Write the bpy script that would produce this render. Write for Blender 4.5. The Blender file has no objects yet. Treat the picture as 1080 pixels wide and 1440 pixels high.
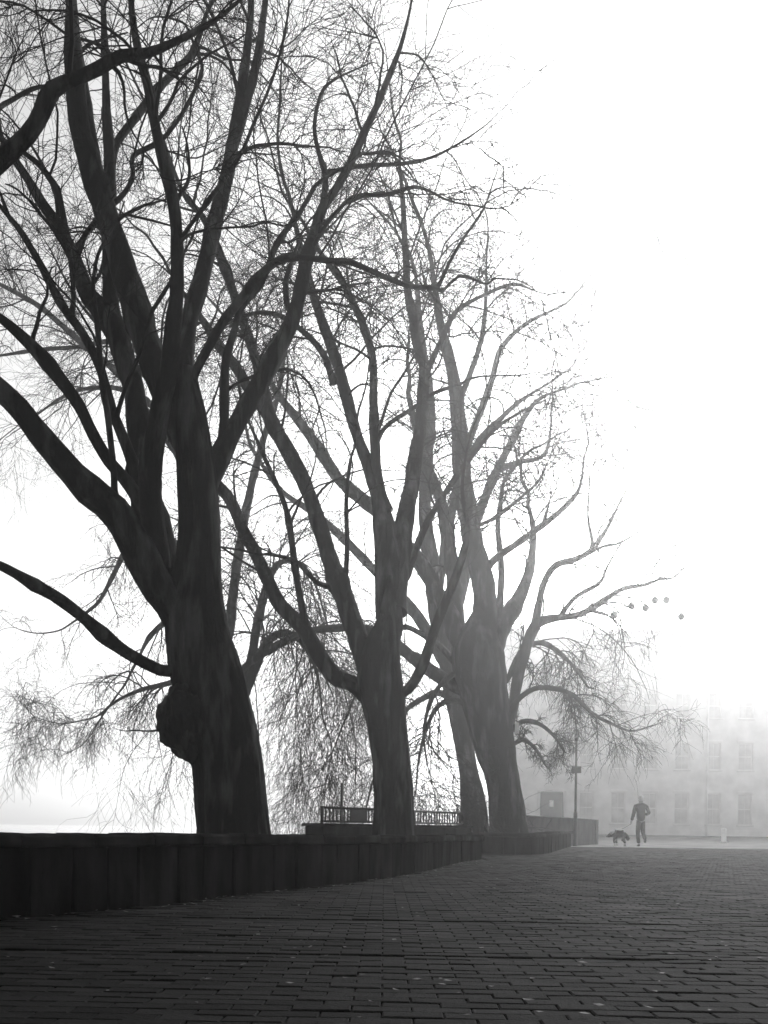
import bpy, bmesh, math, random
import numpy as np
from mathutils import Vector, Matrix

C = bpy.context.scene
COL = C.collection
R = math.radians
rng = np.random.default_rng(11)
random.seed(11)

# ------------------------------------------------------------------ camera
F = 1440.0                       # focal length in photograph pixels
PX, PY = 540.0, 1161.0           # foot of the level sight line in the photograph
ROLL = R(0.8)
CAMZ = 0.61
cr, sr = math.cos(ROLL), math.sin(ROLL)


def at(x, y, d):
    """the point that stands d metres away in the direction of a photograph pixel"""
    a, b = (x - PX) / F, (PY - y) / F
    return Vector(((a * cr - b * sr) * d, d, CAMZ + (a * sr + b * cr) * d))


def ground(x, d):
    """ground point d metres away in the photograph column x"""
    return ((x - PX) / F * d, d)


cam_data = bpy.data.cameras.new('camera')
cam = bpy.data.objects.new('camera', cam_data)
COL.objects.link(cam)
M3 = Matrix(((cr, -sr, 0), (0, 0, -1), (sr, cr, 0)))
cam.matrix_world = Matrix.Translation((0, 0, CAMZ)) @ M3.to_4x4()
cam_data.sensor_fit = 'AUTO'
cam_data.sensor_width = 36.0
cam_data.lens = 36.0 * F / 1440.0
cam_data.shift_y = (PY - 720.0) / 1440.0
cam_data.clip_start = 0.05
cam_data.clip_end = 3000.0
C.camera = cam

# ------------------------------------------------------------------ light
SUN_EL, SUN_AZ = R(22), R(21)     # azimuth to the right of the sight line
SKY_STRENGTH = 0.15
SUN_STRENGTH = 5.0
EXPOSURE = 0.25
HAZE_DENSITY = 0.0023
HAZE_ANISO = 0.85

world = bpy.data.worlds.new('World')
C.world = world
world.use_nodes = True
wn = world.node_tree
wn.nodes.clear()
sky = wn.nodes.new('ShaderNodeTexSky')
sky.sky_type = 'NISHITA'
sky.sun_disc = False
sky.sun_elevation = SUN_EL
sky.sun_rotation = SUN_AZ
sky.air_density = 1.0
sky.dust_density = 3.4
sky.ozone_density = 1.0
bw = wn.nodes.new('ShaderNodeRGBToBW')
bg = wn.nodes.new('ShaderNodeBackground')
bg.inputs['Strength'].default_value = SKY_STRENGTH
wo = wn.nodes.new('ShaderNodeOutputWorld')
wn.links.new(sky.outputs[0], bw.inputs[0])
wn.links.new(bw.outputs[0], bg.inputs['Color'])
wn.links.new(bg.outputs[0], wo.inputs[0])

sun_data = bpy.data.lights.new('sun', 'SUN')
sun_data.energy = SUN_STRENGTH
sun_data.angle = R(20)
sun_data.color = (1.0, 1.0, 1.0)          # the photograph is black and white
sun = bpy.data.objects.new('sun', sun_data)
COL.objects.link(sun)
sd = Vector((math.sin(SUN_AZ) * math.cos(SUN_EL), math.cos(SUN_AZ) * math.cos(SUN_EL), math.sin(SUN_EL)))
sun.rotation_euler = sd.to_track_quat('Z', 'Y').to_euler()
sun.location = sd * 60

C.view_settings.view_transform = 'Standard'
C.view_settings.look = 'None'
C.view_settings.gamma = 1.0
C.view_settings.use_curve_mapping = False
C.view_settings.exposure = EXPOSURE
C.cycles.max_bounces = 6
C.cycles.diffuse_bounces = 2
C.cycles.glossy_bounces = 2
C.cycles.volume_bounces = 1
C.cycles.caustics_reflective = False
C.cycles.caustics_refractive = False

# ------------------------------------------------------------------ helpers


def link(o, parent=None):
    COL.objects.link(o)
    if parent is not None:
        o.parent = parent
    return o


def tag(o, label=None, cat=None, group=None, kind=None):
    if label:
        o['label'] = label
    if cat:
        o['category'] = cat
    if group:
        o['group'] = group
    if kind:
        o['kind'] = kind
    return o


def empty(name, loc=(0, 0, 0), rz=0.0):
    o = bpy.data.objects.new(name, None)
    o.empty_display_size = 0.2
    COL.objects.link(o)
    o.location = loc
    o.rotation_euler = (0, 0, rz)
    return o


def place(o, parent):
    """parent that keeps world coordinates (parents are unrotated unless stated)"""
    o.parent = parent
    if parent is not None:
        w = Matrix.Identity(4)
        p = parent
        chain = []
        while p is not None:
            chain.append(p)
            p = p.parent
        for q in reversed(chain):
            w = w @ q.matrix_parent_inverse @ Matrix.LocRotScale(q.location, q.rotation_euler, q.scale)
        o.matrix_parent_inverse = w.inverted()
    return o


def mesh_arrays(name, verts, quads, smooth=True):
    me = bpy.data.meshes.new(name)
    verts = np.asarray(verts, np.float32).reshape(-1, 3)
    quads = np.asarray(quads, np.int32).reshape(-1, 4)
    me.vertices.add(len(verts))
    me.vertices.foreach_set('co', verts.ravel())
    me.loops.add(quads.size)
    me.loops.foreach_set('vertex_index', quads.ravel())
    me.polygons.add(len(quads))
    me.polygons.foreach_set('loop_start', np.arange(0, quads.size, 4, dtype=np.int32))
    me.polygons.foreach_set('use_smooth', np.full(len(quads), smooth))
    me.update(calc_edges=True)
    return me


def mesh_obj(name, me, mat, parent=None):
    o = bpy.data.objects.new(name, me)
    if mat is not None and not me.materials:
        me.materials.append(mat)
    COL.objects.link(o)
    if parent is not None:
        place(o, parent)
    return o


def bm_obj(name, bm, mat, parent=None, smooth=False):
    me = bpy.data.meshes.new(name)
    bm.normal_update()
    bm.to_mesh(me)
    bm.free()
    if smooth:
        for p in me.polygons:
            p.use_smooth = True
    return mesh_obj(name, me, mat, parent)


def box(bm, cx, cy, cz, sx, sy, sz, rz=0.0, bevel=0.0):
    g = bmesh.ops.create_cube(bm, size=1.0)
    vs = g['verts']
    for v in vs:
        v.co = Vector((v.co.x * sx, v.co.y * sy, v.co.z * sz))
    if bevel > 0:
        es = list({e for v in vs for e in v.link_edges})
        r = bmesh.ops.bevel(bm, geom=es, offset=bevel, segments=1, affect='EDGES', profile=0.5)
        vs = list({v for f in r['faces'] for v in f.verts} | {v for v in vs if v.is_valid})
    m = Matrix.Rotation(rz, 4, 'Z')
    for v in vs:
        v.co = m @ v.co + Vector((cx, cy, cz))
    return vs


def tube_batch(pts, rad, sides, bark=None, caps=False):
    """pts (N,P,3), rad (N,P) -> verts, quads ; frames by parallel transport"""
    N, Pn, _ = pts.shape
    tan = np.gradient(pts, axis=1)
    tan /= np.linalg.norm(tan, axis=2, keepdims=True) + 1e-9
    t0 = tan[:, 0]
    ref = np.where(np.abs(t0[:, 1:2]) < 0.8, np.array([[0., 1., 0.]]), np.array([[1., 0., 0.]]))
    u = np.cross(t0, ref)
    u /= np.linalg.norm(u, axis=1, keepdims=True) + 1e-9
    ang = np.arange(sides) / sides * 2 * np.pi
    out = np.empty((N, Pn, sides, 3))
    for k in range(Pn):
        t = tan[:, k]
        u = u - t * (u * t).sum(1, keepdims=True)
        u /= np.linalg.norm(u, axis=1, keepdims=True) + 1e-9
        v = np.cross(t, u)
        ring = np.cos(ang)[None, :, None] * u[:, None] + np.sin(ang)[None, :, None] * v[:, None]
        r = rad[:, k][:, None, None]
        if bark is not None:
            r = r * bark(k, ang)[None, :, None]
        out[:, k] = pts[:, k][:, None] + ring * r
    verts = out.reshape(-1, 3)
    base = (np.arange(N) * Pn * sides)[:, None, None] + (np.arange(Pn - 1) * sides)[None, :, None]
    s = np.arange(sides)
    s2 = (s + 1) % sides
    q = np.stack([base + s, base + s2, base + sides + s2, base + sides + s], axis=-1)
    return verts, q.reshape(-1, 4)


def catmull(ctrl, n):
    """ctrl (K,D) -> n points evenly spread along a Catmull-Rom curve (by first three columns)"""
    c = np.asarray(ctrl, float)
    if len(c) == 2:
        c = np.vstack([c[0], c.mean(0), c[1]])
    p = np.vstack([2 * c[0] - c[1], c, 2 * c[-1] - c[-2]])
    res = []
    for i in range(1, len(p) - 2):
        a, b, d, e = p[i - 1], p[i], p[i + 1], p[i + 2]
        for t in np.linspace(0, 1, 14, endpoint=False):
            res.append(0.5 * ((2 * b) + (-a + d) * t + (2 * a - 5 * b + 4 * d - e) * t ** 2
                              + (-a + 3 * b - 3 * d + e) * t ** 3))
    res.append(p[-2])
    res = np.array(res)
    s = np.concatenate([[0], np.cumsum(np.linalg.norm(np.diff(res[:, :3], axis=0), axis=1))])
    tt = np.linspace(0, s[-1], n)
    return np.stack([np.interp(tt, s, res[:, j]) for j in range(res.shape[1])], axis=1), s[-1]


# ------------------------------------------------------------------ materials


def material(name, col, rough=0.8, var=0.35, vscale=3.0, bump=0.3, bscale=20.0, stretch=(1, 1, 1),
             spec=0.3, island=0.0, rough_var=0.0, detail=6.0, bdist=0.02):
    m = bpy.data.materials.new(name)
    m.use_nodes = True
    nt = m.node_tree
    b = nt.nodes['Principled BSDF']
    b.inputs['Specular IOR Level'].default_value = spec
    b.inputs['Roughness'].default_value = rough
    tc = nt.nodes.new('ShaderNodeTexCoord')
    mp = nt.nodes.new('ShaderNodeMapping')
    mp.inputs['Scale'].default_value = stretch
    nt.links.new(tc.outputs['Object'], mp.inputs['Vector'])
    n1 = nt.nodes.new('ShaderNodeTexNoise')
    n1.inputs['Scale'].default_value = vscale
    n1.inputs['Detail'].default_value = detail
    nt.links.new(mp.outputs[0], n1.inputs['Vector'])
    mr = nt.nodes.new('ShaderNodeMapRange')
    mr.inputs['From Min'].default_value = 0.3
    mr.inputs['From Max'].default_value = 0.7
    mr.inputs['To Min'].default_value = col * (1 - var)
    mr.inputs['To Max'].default_value = col * (1 + var)
    nt.links.new(n1.outputs['Fac'], mr.inputs['Value'])
    out = mr.outputs['Result']
    if island > 0:
        ge = nt.nodes.new('ShaderNodeNewGeometry')
        oi = nt.nodes.new('ShaderNodeObjectInfo')
        ad = nt.nodes.new('ShaderNodeMath')
        ad.operation = 'ADD'
        nt.links.new(ge.outputs['Random Per Island'], ad.inputs[0])
        nt.links.new(oi.outputs['Random'], ad.inputs[1])
        fr = nt.nodes.new('ShaderNodeMath')
        fr.operation = 'FRACT'
        nt.links.new(ad.outputs[0], fr.inputs[0])
        m2 = nt.nodes.new('ShaderNodeMapRange')
        m2.inputs['To Min'].default_value = 1 - island
        m2.inputs['To Max'].default_value = 1 + island
        nt.links.new(fr.outputs[0], m2.inputs['Value'])
        mu = nt.nodes.new('ShaderNodeMath')
        mu.operation = 'MULTIPLY'
        nt.links.new(out, mu.inputs[0])
        nt.links.new(m2.outputs[0], mu.inputs[1])
        out = mu.outputs[0]
    nt.links.new(out, b.inputs['Base Color'])
    if rough_var > 0:
        n3 = nt.nodes.new('ShaderNodeTexNoise')
        n3.inputs['Scale'].default_value = 0.9
        n3.inputs['Detail'].default_value = 4
        nt.links.new(tc.outputs['Object'], n3.inputs['Vector'])
        m3 = nt.nodes.new('ShaderNodeMapRange')
        m3.inputs['From Min'].default_value = 0.35
        m3.inputs['From Max'].default_value = 0.65
        m3.inputs['To Min'].default_value = rough - rough_var
        m3.inputs['To Max'].default_value = rough + rough_var
        nt.links.new(n3.outputs['Fac'], m3.inputs['Value'])
        nt.links.new(m3.outputs[0], b.inputs['Roughness'])
    if bump > 0:
        n2 = nt.nodes.new('ShaderNodeTexNoise')
        n2.inputs['Scale'].default_value = bscale
        n2.inputs['Detail'].default_value = 8
        n2.inputs['Roughness'].default_value = 0.65
        nt.links.new(mp.outputs[0], n2.inputs['Vector'])
        bp = nt.nodes.new('ShaderNodeBump')
        bp.inputs['Strength'].default_value = bump
        bp.inputs['Distance'].default_value = bdist
        nt.links.new(n2.outputs['Fac'], bp.inputs['Height'])
        nt.links.new(bp.outputs[0], b.inputs['Normal'])
    return m


BARK = material('wet_bark', 0.014, 0.9, 0.95, 5.0, 1.0, 16.0, (1, 1, 0.18), spec=0.06, bdist=0.05)
_mr = [q for q in BARK.node_tree.nodes if q.type == 'MAP_RANGE'][0]
_mr.inputs['From Min'].default_value = 0.50
_mr.inputs['From Max'].default_value = 0.74
_mr.inputs['To Min'].default_value = 0.008
_mr.inputs['To Max'].default_value = 0.085
TWIG = material('twig_bark', 0.013, 0.9, 0.3, 1.0, 0.0, spec=0.05)
STONE = material('dark_stone', 0.010, 0.9, 0.85, 4.0, 1.0, 16.0, (1, 1, 0.3), spec=0.0, island=0.3)
COPING = material('coping_stone', 0.018, 0.85, 0.7, 3.0, 0.8, 22.0, spec=0.0, island=0.3)
PAVE = material('paving_joint', 0.0075, 0.95, 0.8, 1.6, 1.0, 45.0, spec=0.025)
BRICK = material('paving_brick', 0.007, 0.95, 0.8, 1.6, 1.0, 45.0, spec=0.025, island=0.5, rough_var=0.05, bdist=0.01)
SOIL = material('bed_soil', 0.03, 0.95, 0.5, 3.0, 1.0, 9.0, spec=0.1)
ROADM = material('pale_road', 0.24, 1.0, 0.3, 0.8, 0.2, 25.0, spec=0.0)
WALLM = material('dark_render_wall', 0.06, 0.95, 0.3, 2.0, 0.4, 20.0, spec=0.02)
IRON = material('black_iron', 0.02, 0.55, 0.3, 6.0, 0.2, 40.0, spec=0.3)
POLE = material('painted_pole', 0.05, 0.5, 0.3, 4.0, 0.1, 30.0, spec=0.3)
SIGNM = material('sign_face', 0.08, 0.5, 0.15, 4.0, 0.0, spec=0.3)
WHITEP = material('white_plate', 0.85, 0.5, 0.1, 5.0, 0.0, spec=0.3)
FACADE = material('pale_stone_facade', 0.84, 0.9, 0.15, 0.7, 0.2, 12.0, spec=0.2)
SILLM = material('white_sill', 0.75, 0.7, 0.08, 3.0, 0.0, spec=0.2)
DOORM = material('dark_door', 0.08, 0.6, 0.2, 3.0, 0.1, 20.0, spec=0.3)
GLASS = material('window_glass', 0.62, 0.25, 0.2, 1.0, 0.0, spec=0.5)
WATERM = material('water', 0.06, 0.12, 0.2, 0.1, 0.25, 2.5, (1, 1, 1), spec=0.5, bdist=0.05)
LEAFM = material('dead_leaf', 0.045, 0.7, 0.5, 9.0, 0.3, 60.0, spec=0.25, island=0.7)
GLOBEM = material('grey_globe', 0.7, 0.5, 0.15, 5.0, 0.0, spec=0.4)
JACKET = material('dark_jacket', 0.02, 0.9, 0.25, 9.0, 0.4, 50.0, spec=0.15)
TROUSER = material('dark_trousers', 0.016, 0.9, 0.25, 9.0, 0.4, 60.0, spec=0.15)
SKIN = material('skin', 0.30, 0.6, 0.1, 9.0, 0.0, spec=0.3)
HAIRW = material('white_hair', 0.85, 0.8, 0.15, 30.0, 0.4, 80.0, spec=0.2)
SHOEM = material('black_shoe', 0.02, 0.5, 0.2, 9.0, 0.0, spec=0.3)
FURB = material('black_fur', 0.025, 0.85, 0.4, 12.0, 0.7, 70.0, spec=0.2)
FURW = material('white_fur', 0.75, 0.85, 0.1, 12.0, 0.5, 70.0, spec=0.2)

# ------------------------------------------------------------------ ground and water
# quay line that parts the ground from the water on the left
QUAY = [(-14, -60), (-11, -10), (-8.5, 4), (-6.5, 12), (-4.5, 20), (-2.5, 27), (-1.0, 34), (0.5, 44), (1.5, 60), (2, 330)]


def sheet(name, poly, z, mat, drop=None, kind='structure'):
    bm = bmesh.new()
    vs = [bm.verts.new((p[0], p[1], z)) for p in poly]
    f = bm.faces.new(vs)
    if f.normal.z < 0 or f.calc_area() and (f.normal_update() or f.normal.z < 0):
        bmesh.ops.reverse_faces(bm, faces=[f])
    if drop is not None:
        r = bmesh.ops.extrude_edge_only(bm, edges=list(bm.edges))
        for v in [g for g in r['geom'] if isinstance(g, bmesh.types.BMVert)]:
            v.co.z = drop
        bmesh.ops.recalc_face_normals(bm, faces=list(bm.faces))
    bmesh.ops.triangulate(bm, faces=[x for x in bm.faces if len(x.verts) > 4])
    o = bm_obj(name, bm, mat)
    return tag(o, kind=kind)


sheet('ground', QUAY + [(330, 330), (330, -60)], -0.02, ROADM, drop=-1.2)
sheet('water', [(-330, -60), (20, -60), (20, 330), (-330, 330)], -0.75, WATERM)
pav = sheet('pavement', [(-10, -20), (-8.0, 3), (-5, 12), (-1, 22), (2, 33.5), (40, 36.5), (60, -20)], -0.010, PAVE)
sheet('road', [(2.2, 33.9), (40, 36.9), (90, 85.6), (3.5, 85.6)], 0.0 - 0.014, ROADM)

# wall lines on the ground
WALL1 = [(-4.3, 3.6), (-3.1, 5.2), (-2.25, 6.55), (-1.75, 7.4), (-1.04, 9.35), (-0.45, 10.6), (0.0, 11.9), (0.65, 14.4),
         (1.19, 17.2), (1.62, 18.8)]
WALL1_RETURN = [(1.62, 18.8), (1.85, 19.6), (1.95, 21.0), (1.8, 23.8)]
WALL2 = [(1.9, 25.8), (2.2, 24.4), (2.7, 23.4), (3.25, 23.1), (3.75, 23.9), (4.4, 26.4), (5.3, 30.2), (6.2, 33.9)]

# planting beds
b1 = [(p[0] - 0.12, p[1] + 0.10) for p in WALL1 + WALL1_RETURN[1:]] + [(1.5, 25.0), (0.6, 25.4), (-2.2, 26.5), (-4.2, 20),
                                                                      (-6.2, 12), (-7.6, 5)]
sheet('planting_bed', b1, 0.36, SOIL, drop=-0.008)
b2 = [(p[0] + (0.12 if i < 3 else -0.14), p[1] + (0.12 if i < 4 else 0.02)) for i, p in enumerate(WALL2)] + [(6.0, 34.6), (4.0, 38), (0.8, 36), (0.9, 28)]
sheet('planting_bed', b2, 0.40, SOIL, drop=-0.008)

# paving bricks -------------------------------------------------------------
BL, BW = 0.20, 0.10


def left_limit(y):
    ys = [p[1] for p in WALL1]
    return float(np.interp(y, ys, [p[0] for p in WALL1]))


def brick_mesh(seed):
    r = random.Random(seed)
    bm = bmesh.new()
    lx, ly = BL / 2 - 0.002, BW / 2 - 0.002
    e = 0.005
    bot = [(-lx, -ly), (lx, -ly), (lx, ly), (-lx, ly)]
    top = [(-lx + e, -ly + e), (lx - e, -ly + e), (lx - e, ly - e), (-lx + e, ly - e)]
    j = lambda s: r.uniform(-s, s)
    v0 = [bm.verts.new((x + j(.002), y + j(.002), -0.03)) for x, y in bot]
    v1 = [bm.verts.new((x + j(.0015), y + j(.0015), -0.004)) for x, y in bot]
    v2 = [bm.verts.new((x + j(.002), y + j(.002), j(.001))) for x, y in top]
    for a, b in ((v0, v1), (v1, v2)):
        for k in range(4):
            bm.faces.new((a[k], a[(k + 1) % 4], b[(k + 1) % 4], b[k]))
    bm.faces.new(v2)
    me = bpy.data.meshes.new('paving_brick')
    bm.to_mesh(me)
    bm.free()
    me.materials.append(BRICK)
    return me


variants = [brick_mesh(i) for i in range(8)]
vco = []
for me in variants:
    a = np.empty(len(me.vertices) * 3)
    me.vertices.foreach_get('co', a)
    vco.append(a.reshape(-1, 3))
BQ = []
for k in range(4):
    BQ.append((k, (k + 1) % 4, 4 + (k + 1) % 4, 4 + k))
for k in range(4):
    BQ.append((4 + k, 4 + (k + 1) % 4, 8 + (k + 1) % 4, 8 + k))
BQ.append((8, 9, 10, 11))
BQ = np.array(BQ)
tilt = R(-0.8)
cells = []
row = 0
y = 2.6
while y < 36.5:
    half = 0.40 * y + 1.6
    off = (row % 2) * BL / 2
    k0 = int(math.floor((-half) / BL))
    k1 = int(math.ceil((half) / BL))
    for k in range(k0, k1 + 1):
        x = k * BL + off
        yy = y + x * math.tan(tilt)
        if yy > 33.4 + 0.079 * (x - 2.0):
            continue
        if x > left_limit(yy) + 0.08 if yy < 18.6 else x > 1.95:
            sink = -0.007 if abs(y - 6.55) < 0.12 or abs(y - 4.75) < 0.06 else 0.0
            cells.append((x, yy, rng.normal(0, 0.0018) + sink, rng.normal(0, 0.010), rng.integers(0, 8),
                          rng.normal(0, 0.014), rng.normal(0, 0.014)))
    y += BW
    row += 1
cells.sort(key=lambda c: c[1])
near = [c for c in cells if 3.05 < c[1] and abs(c[0]) < 0.38 * c[1] + 0.08][:300]
nearset = set((c[0], c[1]) for c in near)
for c in near:
    o = bpy.data.objects.new('paving_brick', variants[c[4]])
    o.location = (c[0], c[1], c[2])
    o.rotation_euler = (c[5] * 0.6, c[6] * 0.5, tilt + c[3])
    COL.objects.link(o)
    o.parent = pav
vs, qs = [], []
n = 0
for c in cells:
    if (c[0], c[1]) in nearset:
        continue
    m = np.array(Matrix.LocRotScale(Vector((c[0], c[1], c[2])), Matrix.Rotation(tilt + c[3], 3, 'Z').to_quaternion()
                                    @ Matrix.Rotation(c[5] * 0.6, 3, 'X').to_quaternion(), None))
    vs.append(vco[c[4]] @ m[:3, :3].T + m[:3, 3])
    qs.append(BQ + n)
    n += 12
o = mesh_obj('paving_brick', mesh_arrays('paving_brick', np.vstack(vs), np.vstack(qs), smooth=False), BRICK, pav)
tag(o, kind='stuff')

# ------------------------------------------------------------------ stone walls


def polyline(pts, step):
    p, L = catmull([(a, b, 0) for a, b in pts], 400)
    return p, L


def build_wall(name, label, pts, top0, top1, stone_len, cope_len, thick=0.34, seed=1):
    r = random.Random(seed)
    root = empty(name, (pts[len(pts) // 2][0], pts[len(pts) // 2][1], 0))
    tag(root, label, 'wall')
    p, L = polyline(pts, 0.05)
    s = np.linspace(0, L, len(p))

    def pos(d):
        x = np.interp(d, s, p[:, 0])
        yv = np.interp(d, s, p[:, 1])
        x2, y2 = np.interp(d + .05, s, p[:, 0]), np.interp(d + .05, s, p[:, 1])
        x1, y1 = np.interp(d - .05, s, p[:, 0]), np.interp(d - .05, s, p[:, 1])
        a = math.atan2(y2 - y1, x2 - x1)
        return x, yv, a
    cope_h = 0.085
    # core set back behind the face stones
    bm = bmesh.new()
    N = 60
    ring = []
    for i in range(N + 1):
        d = L * i / N
        x, yv, a = pos(d)
        nx, ny = -math.sin(a), math.cos(a)          # away from the path
        zt = top0 + (top1 - top0) * i / N - cope_h - 0.012
        fr, bk = 0.05, thick
        ring.append([bm.verts.new((x + nx * fr, yv + ny * fr, -0.05)), bm.verts.new((x + nx * fr, yv + ny * fr, zt)),
                     bm.verts.new((x + nx * bk, yv + ny * bk, zt)), bm.verts.new((x + nx * bk, yv + ny * bk, -0.05))])
    for i in range(N):
        for k in range(3):
            bm.faces.new((ring[i][k], ring[i][k + 1], ring[i + 1][k + 1], ring[i + 1][k]))
    bm.faces.new(ring[0])
    bm.faces.new(ring[-1])
    bmesh.ops.recalc_face_normals(bm, faces=list(bm.faces))
    bm_obj('core', bm, STONE, root)
    # face stones, one course of uneven uprights
    for course in (1,):
        d = -r.uniform(0, .2)
        while d < L - 0.02:
            ln = stone_len * r.uniform(0.65, 1.35)
            d1 = min(d + ln, L)
            mid = (d + d1) / 2
            x, yv, a = pos(mid)
            zt = top0 + (top1 - top0) * mid / L - cope_h - 0.004
            z0, z1 = -0.04, zt
            nx, ny = -math.sin(a), math.cos(a)
            dep = 0.10 + r.uniform(-.0, .012)
            out = r.uniform(-0.012, 0.010)
            bm = bmesh.new()
            vsn = box(bm, 0, 0, 0, (d1 - d) - 0.014, dep, z1 - z0, 0, 0.012)
            for v in vsn:
                v.co += Vector((r.uniform(-.006, .006), r.uniform(-.006, .006), r.uniform(-.004, .004)))
            m = Matrix.Translation((x + nx * (dep / 2 + out), yv + ny * (dep / 2 + out), (z0 + z1) / 2)) @ Matrix.Rotation(a, 4, 'Z')
            for v in bm.verts:
                v.co = m @ v.co
            bm_obj('stone', bm, STONE, root)
            d = d1
    # coping slabs
    d = 0.0
    while d < L - 0.05:
        ln = cope_len * r.uniform(0.75, 1.2)
        d1 = d + ln
        if L - d1 < 0.3:
            d1 = L + 0.03
        bm = bmesh.new()
        seg = 5
        rings = []
        hz = r.uniform(-0.007, 0.007)
        tl = r.uniform(-0.006, 0.006)
        for i in range(seg + 1):
            dd = d + 0.006 + (d1 - d - 0.012) * i / seg
            x, yv, a = pos(min(dd, L))
            if dd > L:
                x += math.cos(a) * (dd - L)
                yv += math.sin(a) * (dd - L)
            nx, ny = -math.sin(a), math.cos(a)
            zt = top0 + (top1 - top0) * dd / L + hz + tl * (i / seg - .5)
            prof = [(-0.055, -cope_h), (-0.062, -cope_h + .015), (-0.060, -0.018), (-0.045, 0), (thick + .02, 0.004), (thick + .03, -cope_h)]
            rings.append([bm.verts.new((x + nx * (u + r.uniform(-.003, .003)), yv + ny * (u + r.uniform(-.003, .003)), zt + w + r.uniform(-.003, .003)))
                          for u, w in prof])
        for i in range(seg):
            for k in range(6):
                bm.faces.new((rings[i][k], rings[i][(k + 1) % 6], rings[i + 1][(k + 1) % 6], rings[i + 1][k]))
        bm.faces.new(rings[0])
        bm.faces.new(rings[-1])
        bmesh.ops.recalc_face_normals(bm, faces=list(bm.faces))
        bm_obj('coping_stone', bm, COPING, root)
        d = d1
    return root


build_wall('stone_wall', 'long low dark stone wall curving along the left of the path in front of the biggest tree',
           WALL1, 0.555, 0.445, 0.42, 0.75, seed=3)
build_wall('stone_wall', 'short return of the low stone wall running back behind its far corner',
           WALL1_RETURN, 0.44, 0.44, 0.42, 0.75, seed=4)
build_wall('planter_wall', 'low rounded stone planter wall farther along the path around the twin grey trunks',
           WALL2, 0.47, 0.52, 0.5, 0.9, seed=5)

# rendered wall behind the lamp post
root = empty('boundary_wall', (6.2, 35.25, 0))
tag(root, 'plain grey waist-high wall with end pier behind the lamp post', 'wall')
A, B = Vector((4.1, 30.0, 0)), Vector((8.1, 40.0, 0))
dirv = (B - A).normalized()
ang = math.atan2(dirv.y, dirv.x)
Lw = (B - A).length
mid = (A + B) / 2
bm = bmesh.new()
box(bm, mid.x, mid.y, 0.44, Lw, 0.22, 0.96, ang, 0.01)
bm_obj('wall_panel', bm, WALLM, root)
bm = bmesh.new()
box(bm, B.x + dirv.x * 0.22, B.y + dirv.y * 0.22, 0.46, 0.45, 0.40, 1.0, ang, 0.012)
bm_obj('pier', bm, WALLM, root)
nb = 8
for i in range(nb):
    c = A + dirv * (Lw * (i + .5) / nb)
    bm = bmesh.new()
    box(bm, c.x, c.y, 0.945, Lw / nb - 0.012, 0.30, 0.05, ang, 0.008)
    bm_obj('coping_stone', bm, WALLM, root)

# stone plinth and railing behind the middle tree
A, B = Vector((-1.34, 19.6, 0)), Vector((1.98, 25.3, 0))
dirv = (B - A).normalized()
ang = math.atan2(dirv.y, dirv.x)
Lp = (B - A).length
root = empty('plinth', ((A.x + B.x) / 2, (A.y + B.y) / 2, 0))
tag(root, 'dark stone plinth carrying the iron railing behind the middle tree', 'plinth')
bm = bmesh.new()
c = (A + B) / 2
box(bm, c.x, c.y, 0.27, Lp, 0.40, 0.62, ang, 0.01)
bm_obj('base', bm, STONE, root)
for i in range(7):
    c = A + dirv * (Lp * (i + .5) / 7)
    bm = bmesh.new()
    box(bm, c.x, c.y, 0.61, Lp / 7 - 0.01 + (0.1 if i in (0,) else 0), 0.52, 0.06, ang, 0.01)
    bm_obj('coping_stone', bm, STONE, root)

rail = empty('railing', ((A.x + B.x) / 2, (A.y + B.y) / 2, 0.64))
tag(rail, 'low black iron railing with upright bars and rounded end behind the middle tree', 'railing')


def tube_obj(name, pts, r, mat, parent, sides=8, n=None):
    pts = np.asarray(pts, float)
    rr = np.full(len(pts), r) if np.isscalar(r) else np.asarray(r, float)
    v, q = tube_batch(pts[None], rr[None], sides)
    me = mesh_arrays(name, v, q)
    bm = bmesh.new()
    bm.from_mesh(me)
    bmesh.ops.holes_fill(bm, edges=[e for e in bm.edges if e.is_boundary], sides=0)
    bmesh.ops.recalc_face_normals(bm, faces=list(bm.faces))
    bm.to_mesh(me)
    bm.free()
    return mesh_obj(name, me, mat, parent)


def on(d, z):
    p = A + dirv * d
    return (p.x, p.y, z)


zt, zb = 0.945, 0.68
d0, d1 = 0.27, Lp - 0.05
tube_obj('top_rail', [on(d0 - .02, zt), on((d0 + d1) / 2, zt), on(d1 - .16, zt)], 0.026, IRON, rail)
tube_obj('bottom_rail', [on(d0, zb), on((d0 + d1) / 2, zb), on(d1 - .16, zb)], 0.022, IRON, rail)
loop = [on(d1 - .16 + .16 * math.sin(t), (zt + zb) / 2 + (zt - zb) / 2 * math.cos(t)) for t in np.linspace(0, math.pi, 13)]
tube_obj('end_loop', loop, 0.026, IRON, rail)
tube_obj('post', [on(d0, .63), on(d0, .8), on(d0, zt + .03)], 0.034, IRON, rail)
tube_obj('post', [on(d1 - .2, .63), on(d1 - .2, .8), on(d1 - .2, zt)], 0.03, IRON, rail)
nbar = int((d1 - d0 - 0.25) / 0.135)
bar0 = None
for i in range(nbar):
    d = d0 + 0.13 + i * 0.135
    if 1.28 < d < 1.95:
        continue
    tube_obj('bar', [on(d, zb), on(d, (zb + zt) / 2), on(d, zt)], 0.017, IRON, rail, sides=6)
pm = on(1.62, 0.81)
bm = bmesh.new()
box(bm, pm[0], pm[1], pm[2], 0.66, 0.03, 0.25, ang, 0.006)
bm_obj('panel', bm, IRON, rail)

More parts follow.
